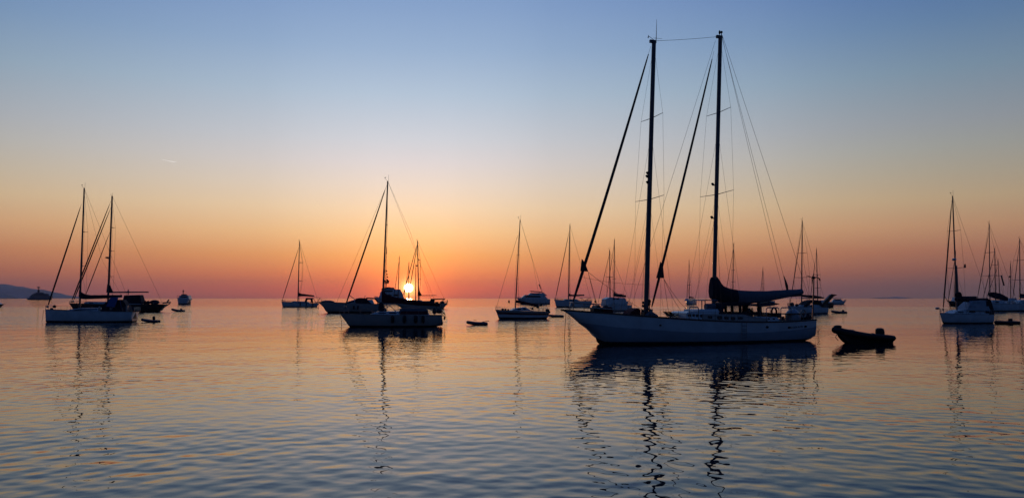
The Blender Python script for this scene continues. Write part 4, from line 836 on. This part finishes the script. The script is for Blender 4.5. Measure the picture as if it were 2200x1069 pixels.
# motor yacht right of centre
motor('white flybridge motor yacht with sloping windscreen behind the red-striped sloop', 1110, 1182, 652.5, 640, 642, 5.6, 6,
  [([(1117, 642), (1128, 633), (1170, 633), (1178, 643)], .42, .15, 'white', [[(1128, 636.5), (1134, 634.5), (1160, 635), (1162, 638.5), (1130, 638.5)]]), ([(1134, 634), (1140, 629), (1168, 629), (1174, 634.5)], .38, .15, 'white', [rrect(1142, 630, 1160, 632)]),
   ([(1138, 625.5), (1142, 624.3), (1163, 626), (1168, 628), (1150, 627)], .32, .05, 'grey', [])], rake=8, arch=[((1158, 611), (1162, 620), .28), ((1162, 620), (1166, 634), .12), ((1142, 626), (1144, 631), .12), ((1160, 627), (1158, 631), .15), ((1166, 628), (1175, 635), .3)])
# motorboat seen from astern, left
c = motor('motorboat seen from astern on the horizon left of the lone sloop', 381, 407, 653, 641, 642, 7.2, 4,
  [([(383, 643), (385, 634.5), (404, 634), (406, 643)], .42, .1, 'white', [rrect(387, 636, 402, 639)]), ([(388, 635), (390, 631.5), (398, 631.5), (399, 635)], .2, .1, 'navy', [])], rake=2, tr=.9, arch=[((393.5, 634), (393.6, 622), .22), ((392.2, 625.5), (395.2, 625.5), .45), ((380, 635), (386, 635), .12)])
# superyacht at left
c = motor('dark superyacht with tiered decks and tall radar mast on the horizon at far left', 55, 109, 643.4, 640.5, 635.5, 11, 4,
  [([(62, 639), (66, 634.2), (70, 631), (104, 632.2), (109, 636), (109, 640)], .46, .06, 'dark', [rrect(72, 633, 98, 634.4)]), ([(70, 631.3), (74, 629.3), (101, 630.5), (104, 632.2)], .42, .1, 'grey', [rrect(77, 630, 96, 631)]), ([(75, 629.5), (78, 627.2), (93, 627.5), (95, 630)], .36, .1, 'dark', [])], rake=5, D=1900, mats=('dark', 'dark'),
  arch=[((83, 628), (83, 616.5), .7), ((79.5, 615.8), (86, 615.8), .8), ((80, 618.5), (85.6, 618.5), .7), ((82.6, 629), (83, 622), 2.2)], name='superyacht', cat='superyacht')
# small motorboat at right
motor('small low motorboat with its bow to the right, near the horizon right of the schooner', 1818, 1786, 653, 646, 648, 3.0, -4, [([(1812, 646.5), (1806, 642), (1792, 642), (1788, 648)], .36, .25, 'white', [rrect(1794, 643, 1806, 645)]), ([(1810, 641.2), (1808, 640.4), (1790, 640.2), (1788, 641)], .36, .1, 'navy', [])], rake=5, arch=[((1792, 641), (1791, 646), .06), ((1806, 641), (1807, 645), .06)])

# ================================================================== inflatables
def dinghy(label, x0, x1, wl, tube_px, rise, head=0, mat='hypalon', motor_=None, D=None, name='inflatable_dinghy', width=1.6, group='inflatable dinghies afloat', lift=(0, 0), seat=True):
    c = Craft(name, label, 'dinghy', (x0 + x1) / 2, D or DW(wl) + width * .4, head, group); r = tube_px * c.w / 2
    u0, u1 = c.p(x0, wl).x, c.p(x1, wl).x; Lh = u1 - u0; hw = width / 2 - r
    def q(t, s):     # s side; t 0 bow .. 1 stern
        w = hw * min(1, (1 - (1 - min(1, t / .38)) ** 2.3)) ; z = r * .72 + rise * c.w * max(0, 1 - t / .6) ** 1.6 + c.w * (lift[0] * (1 - t) ** 1.7 + lift[1])
        return (u0 + r + (Lh - r) * t, s * w, z)
    m = MB(); T = [1, .97, .85, .7, .55, .42, .32, .24, .16, .1, .05, .015]; pts = [q(t, -1) for t in T] + [q(0, 0)] + [q(t, 1) for t in reversed(T)]
    rr = [r * .25, r * .8] + [r] * (len(T) - 2); m.tube(pts, rr + [r] + rr[::-1], 12); tb = c.part(m, 'buoyancy_tube', mat)
    m = MB(); vs = []; ts = [.05, .15, .3, .5, .7, .9]
    for t in ts:
        a = q(t, 1); vs += [(a[0], -a[1], a[2] - r * .35), (a[0], 0, a[2] - r * .95), (a[0], a[1], a[2] - r * .35)]
    m.add(vs, [(3 * i + j, 3 * i + j + 1, 3 * i + j + 4, 3 * i + j + 3) for i in range(5) for j in range(2)]); c.part(m, 'floor', 'rubber')
    if lift[0]:
        m = MB(); vs = []; ts = [.06, .12, .25, .4, .6, .8, .97]
        for t in ts:
            a = q(t, 1); zk = lerp(a[2] - r * .8, -.3, min(1, t * 4.5)); zc = lerp(a[2] - r * .7, -.2, min(1, max(0, t - .03) * 4.5) * .85) ; vs += [(a[0] + (.25 if t < .2 else 0), -a[1] * .98, a[2] - r * .3), (a[0], -a[1] * .72, zc), (a[0], 0, zk), (a[0], a[1] * .72, zc), (a[0] + (.25 if t < .2 else 0), a[1] * .98, a[2] - r * .3)]
        m.add(vs, [(5 * i + j, 5 * i + j + 1, 5 * i + j + 6, 5 * i + j + 5) for i in range(6) for j in range(4)]); c.part(m, 'rigid_hull', 'black')
    m = MB(); a = q(.88, 1); m.box((a[0] - .03, -hw, 0.02), (a[0] + .03, hw, r * 1.7)); c.part(m, 'transom', 'wire')
    if seat: m = MB(); a = q(.55, 1); m.box((a[0] - .12, -hw, a[2] + r * .3), (a[0] + .12, hw, a[2] + r * .45)); c.part(m, 'seat', 'wire')
    m = MB(); m.tube([q(t, -1)[:1] + (q(t, -1)[1] - r * .99, q(t, -1)[2]) for t in (.95, .8, .6, .4, .28)], r * .12, 5); c.part(m, 'rubbing_strake', 'rubber', tb)
    if motor_:
        (mx0, my0, mx1, my1) = motor_; a, b = c.p(mx0, my1), c.p(mx1, my0); m = MB(); cx = (a.x + b.x) / 2; w = (b.x - a.x) / 2; hz = b.z - a.z
        m.tube([(cx, 0, a.z), (cx, 0, a.z + hz * .15), (cx - w * .05, 0, a.z + hz * .55), (cx - w * .1, 0, a.z + hz * .88), (cx - w * .1, 0, b.z)], [w * .6, w * .95, w, w * .9, w * .5], 12)
        mo = c.part(m, 'outboard_motor', 'rubber'); m = MB(); m.box((cx - w * .3, -.06, -.4), (cx + w * .35, .06, a.z + .05)); m.tube([(cx - w * .8, 0, a.z + hz * .3), (cx - w * 2.2, -.05, a.z + hz * .45)], .025, 5); c.part(m, 'motor_leg', 'wire', mo)
    return c
c = dinghy('large black inflatable boat with raised bow and outboard, right of the schooner stern', 1787, 1914, 737, 14, 4, 6, 'rubber', (1882, 704, 1899.5, 723), name='inflatable_boat', width=2.1, lift=(13.5, 6))
m = MB(); m.tube([c.p(1794, 708, -.2), c.p(1799, 716, -.3), c.p(1795, 724, -.2), c.p(1801, 731, -.1)], .03, 5); c.part(m, 'bow_rope', 'rope')
m = MB(); a = c.p(1852, 722); m.box((a.x - .35, -.3, .3), (a.x + .25, .3, a.z + .28), ch=.08); c.part(m, 'console', 'rubber')
m = MB(); q = c.p(1826, 711, -.4); m.ball((q.x, -.4, q.z), (.5, .35, .16)); q = c.p(1800, 701, 0); m.ball((q.x, 0, q.z), (.35, .3, .14)); m.tube([(q.x, 0, q.z), tuple(c.p(1826, 711, -.4))], .03, 5); c.part(m, 'bow_cover', 'rubber')
for i in range(5):
    m = MB(); a_ = c.p(1815 + i * 17, 716 + min(i, 3) * 1.2, -1.04); m.tube([(a_.x, -1.06, a_.z), (a_.x + .28, -1.08, a_.z - .1), (a_.x + .56, -1.06, a_.z - .02)], .018, 5); c.part(m, 'grab_line', 'rope')
dinghy('grey dinghy with small dark outboard floating right of the left sloop stern', 302.5, 342.5, 691.5, 5.6, 3.4, 6, 'hypalon', (327.5, 679, 334, 686.5), width=1.5)
dinghy('small grey dinghy with outboard near the horizon right of the black-hulled yacht', 367.5, 396.5, 669, 4.6, 3.2, 8, 'hypalon', (387, 662, 391.5, 667), width=1.9)
c = dinghy('dark dinghy with raised round bow floating alone left of the red-striped sloop', 1001.5, 1048, 697.5, 7.0, 3.2, 4, 'hypalon', None, width=1.6)
m = MB(); m.tube([c.p(1036, 691), c.p(1051, 689)], .05, 6); m.tube([c.p(1017, 686), c.p(1024, 688)], .03, 5); c.part(m, 'oar', 'wood')
dinghy('flat dark dinghy tied to the stern of the red-striped sloop', 1177, 1211, 680.5, 5.2, 1.5, 3, 'hypalon', None, width=1.6)
dinghy('grey dinghy with outboard below the low motorboat right of the schooner', 1785.5, 1818, 672.5, 5.0, 2.2, 4, 'hypalon', (1809, 665, 1814, 670), width=1.8)
c = dinghy('black dinghy with covered outboard tied behind the right-hand cruising sloop', 2136, 2187, 695.5, 7.6, 1.0, 4, 'rubber', (2167, 683.5, 2175, 690), width=1.6)
# ================================================================== air
hz = MB(); hz.v = [(x, y, z) for z in (-1.5, 330) for x, y in ((-16200, -400), (16200, -400), (16200, 15800), (-16200, 15800))]
hz.f = [(3, 2, 1, 0), (4, 5, 6, 7), (0, 1, 5, 4), (1, 2, 6, 5), (2, 3, 7, 6), (3, 0, 4, 7)]; hz.m = [0] * 6
hm = bpy.data.materials.new('morning_haze'); hm.use_nodes = True; t = hm.node_tree; t.nodes.clear(); ho_ = t.nodes.new('ShaderNodeOutputMaterial'); pv = t.nodes.new('ShaderNodeVolumePrincipled')
pv.inputs['Density'].default_value = HAZE; pv.inputs['Color'].default_value = (.9, .88, .92, 1); pv.inputs['Anisotropy'].default_value = .3; t.links.new(pv.outputs[0], ho_.inputs['Volume'])
hob = hz.build('haze', hm); hob['kind'] = 'stuff'
# ================================================================== buoys
for (x, D, lb) in ((1093.5, 760, 'dark round buoy on the horizon left of the flybridge motor yacht'), (1279, 760, 'dark round buoy on the horizon above the schooner bow rail')):
    c = Craft('mooring_buoy', lb, 'buoy', x, D, 0, 'mooring buoys'); m = MB(); m.ball((0, 0, .7), (1.0, 1.0, .95), 14, 10); c.part(m, 'float', 'rubber'); m = MB(); m.tube([(0, 0, 1.4), (0, 0, 2.5)], .14, 6); m.ball((0, 0, 2.6), .3); c.part(m, 'topmark', 'wire')
# ================================================================== contrail high in the sky
mc = bpy.data.materials.new('glowing_trail'); mc.use_nodes = True; t = mc.node_tree; b = t.nodes['Principled BSDF']; b.inputs['Base Color'].default_value = (.9, .9, .9, 1)
b.inputs['Emission Color'].default_value = (1, .93, .84, 1); b.inputs['Emission Strength'].default_value = .7; b.inputs['Alpha'].default_value = .6  # emission stands in for the sunlight scattered through the trail
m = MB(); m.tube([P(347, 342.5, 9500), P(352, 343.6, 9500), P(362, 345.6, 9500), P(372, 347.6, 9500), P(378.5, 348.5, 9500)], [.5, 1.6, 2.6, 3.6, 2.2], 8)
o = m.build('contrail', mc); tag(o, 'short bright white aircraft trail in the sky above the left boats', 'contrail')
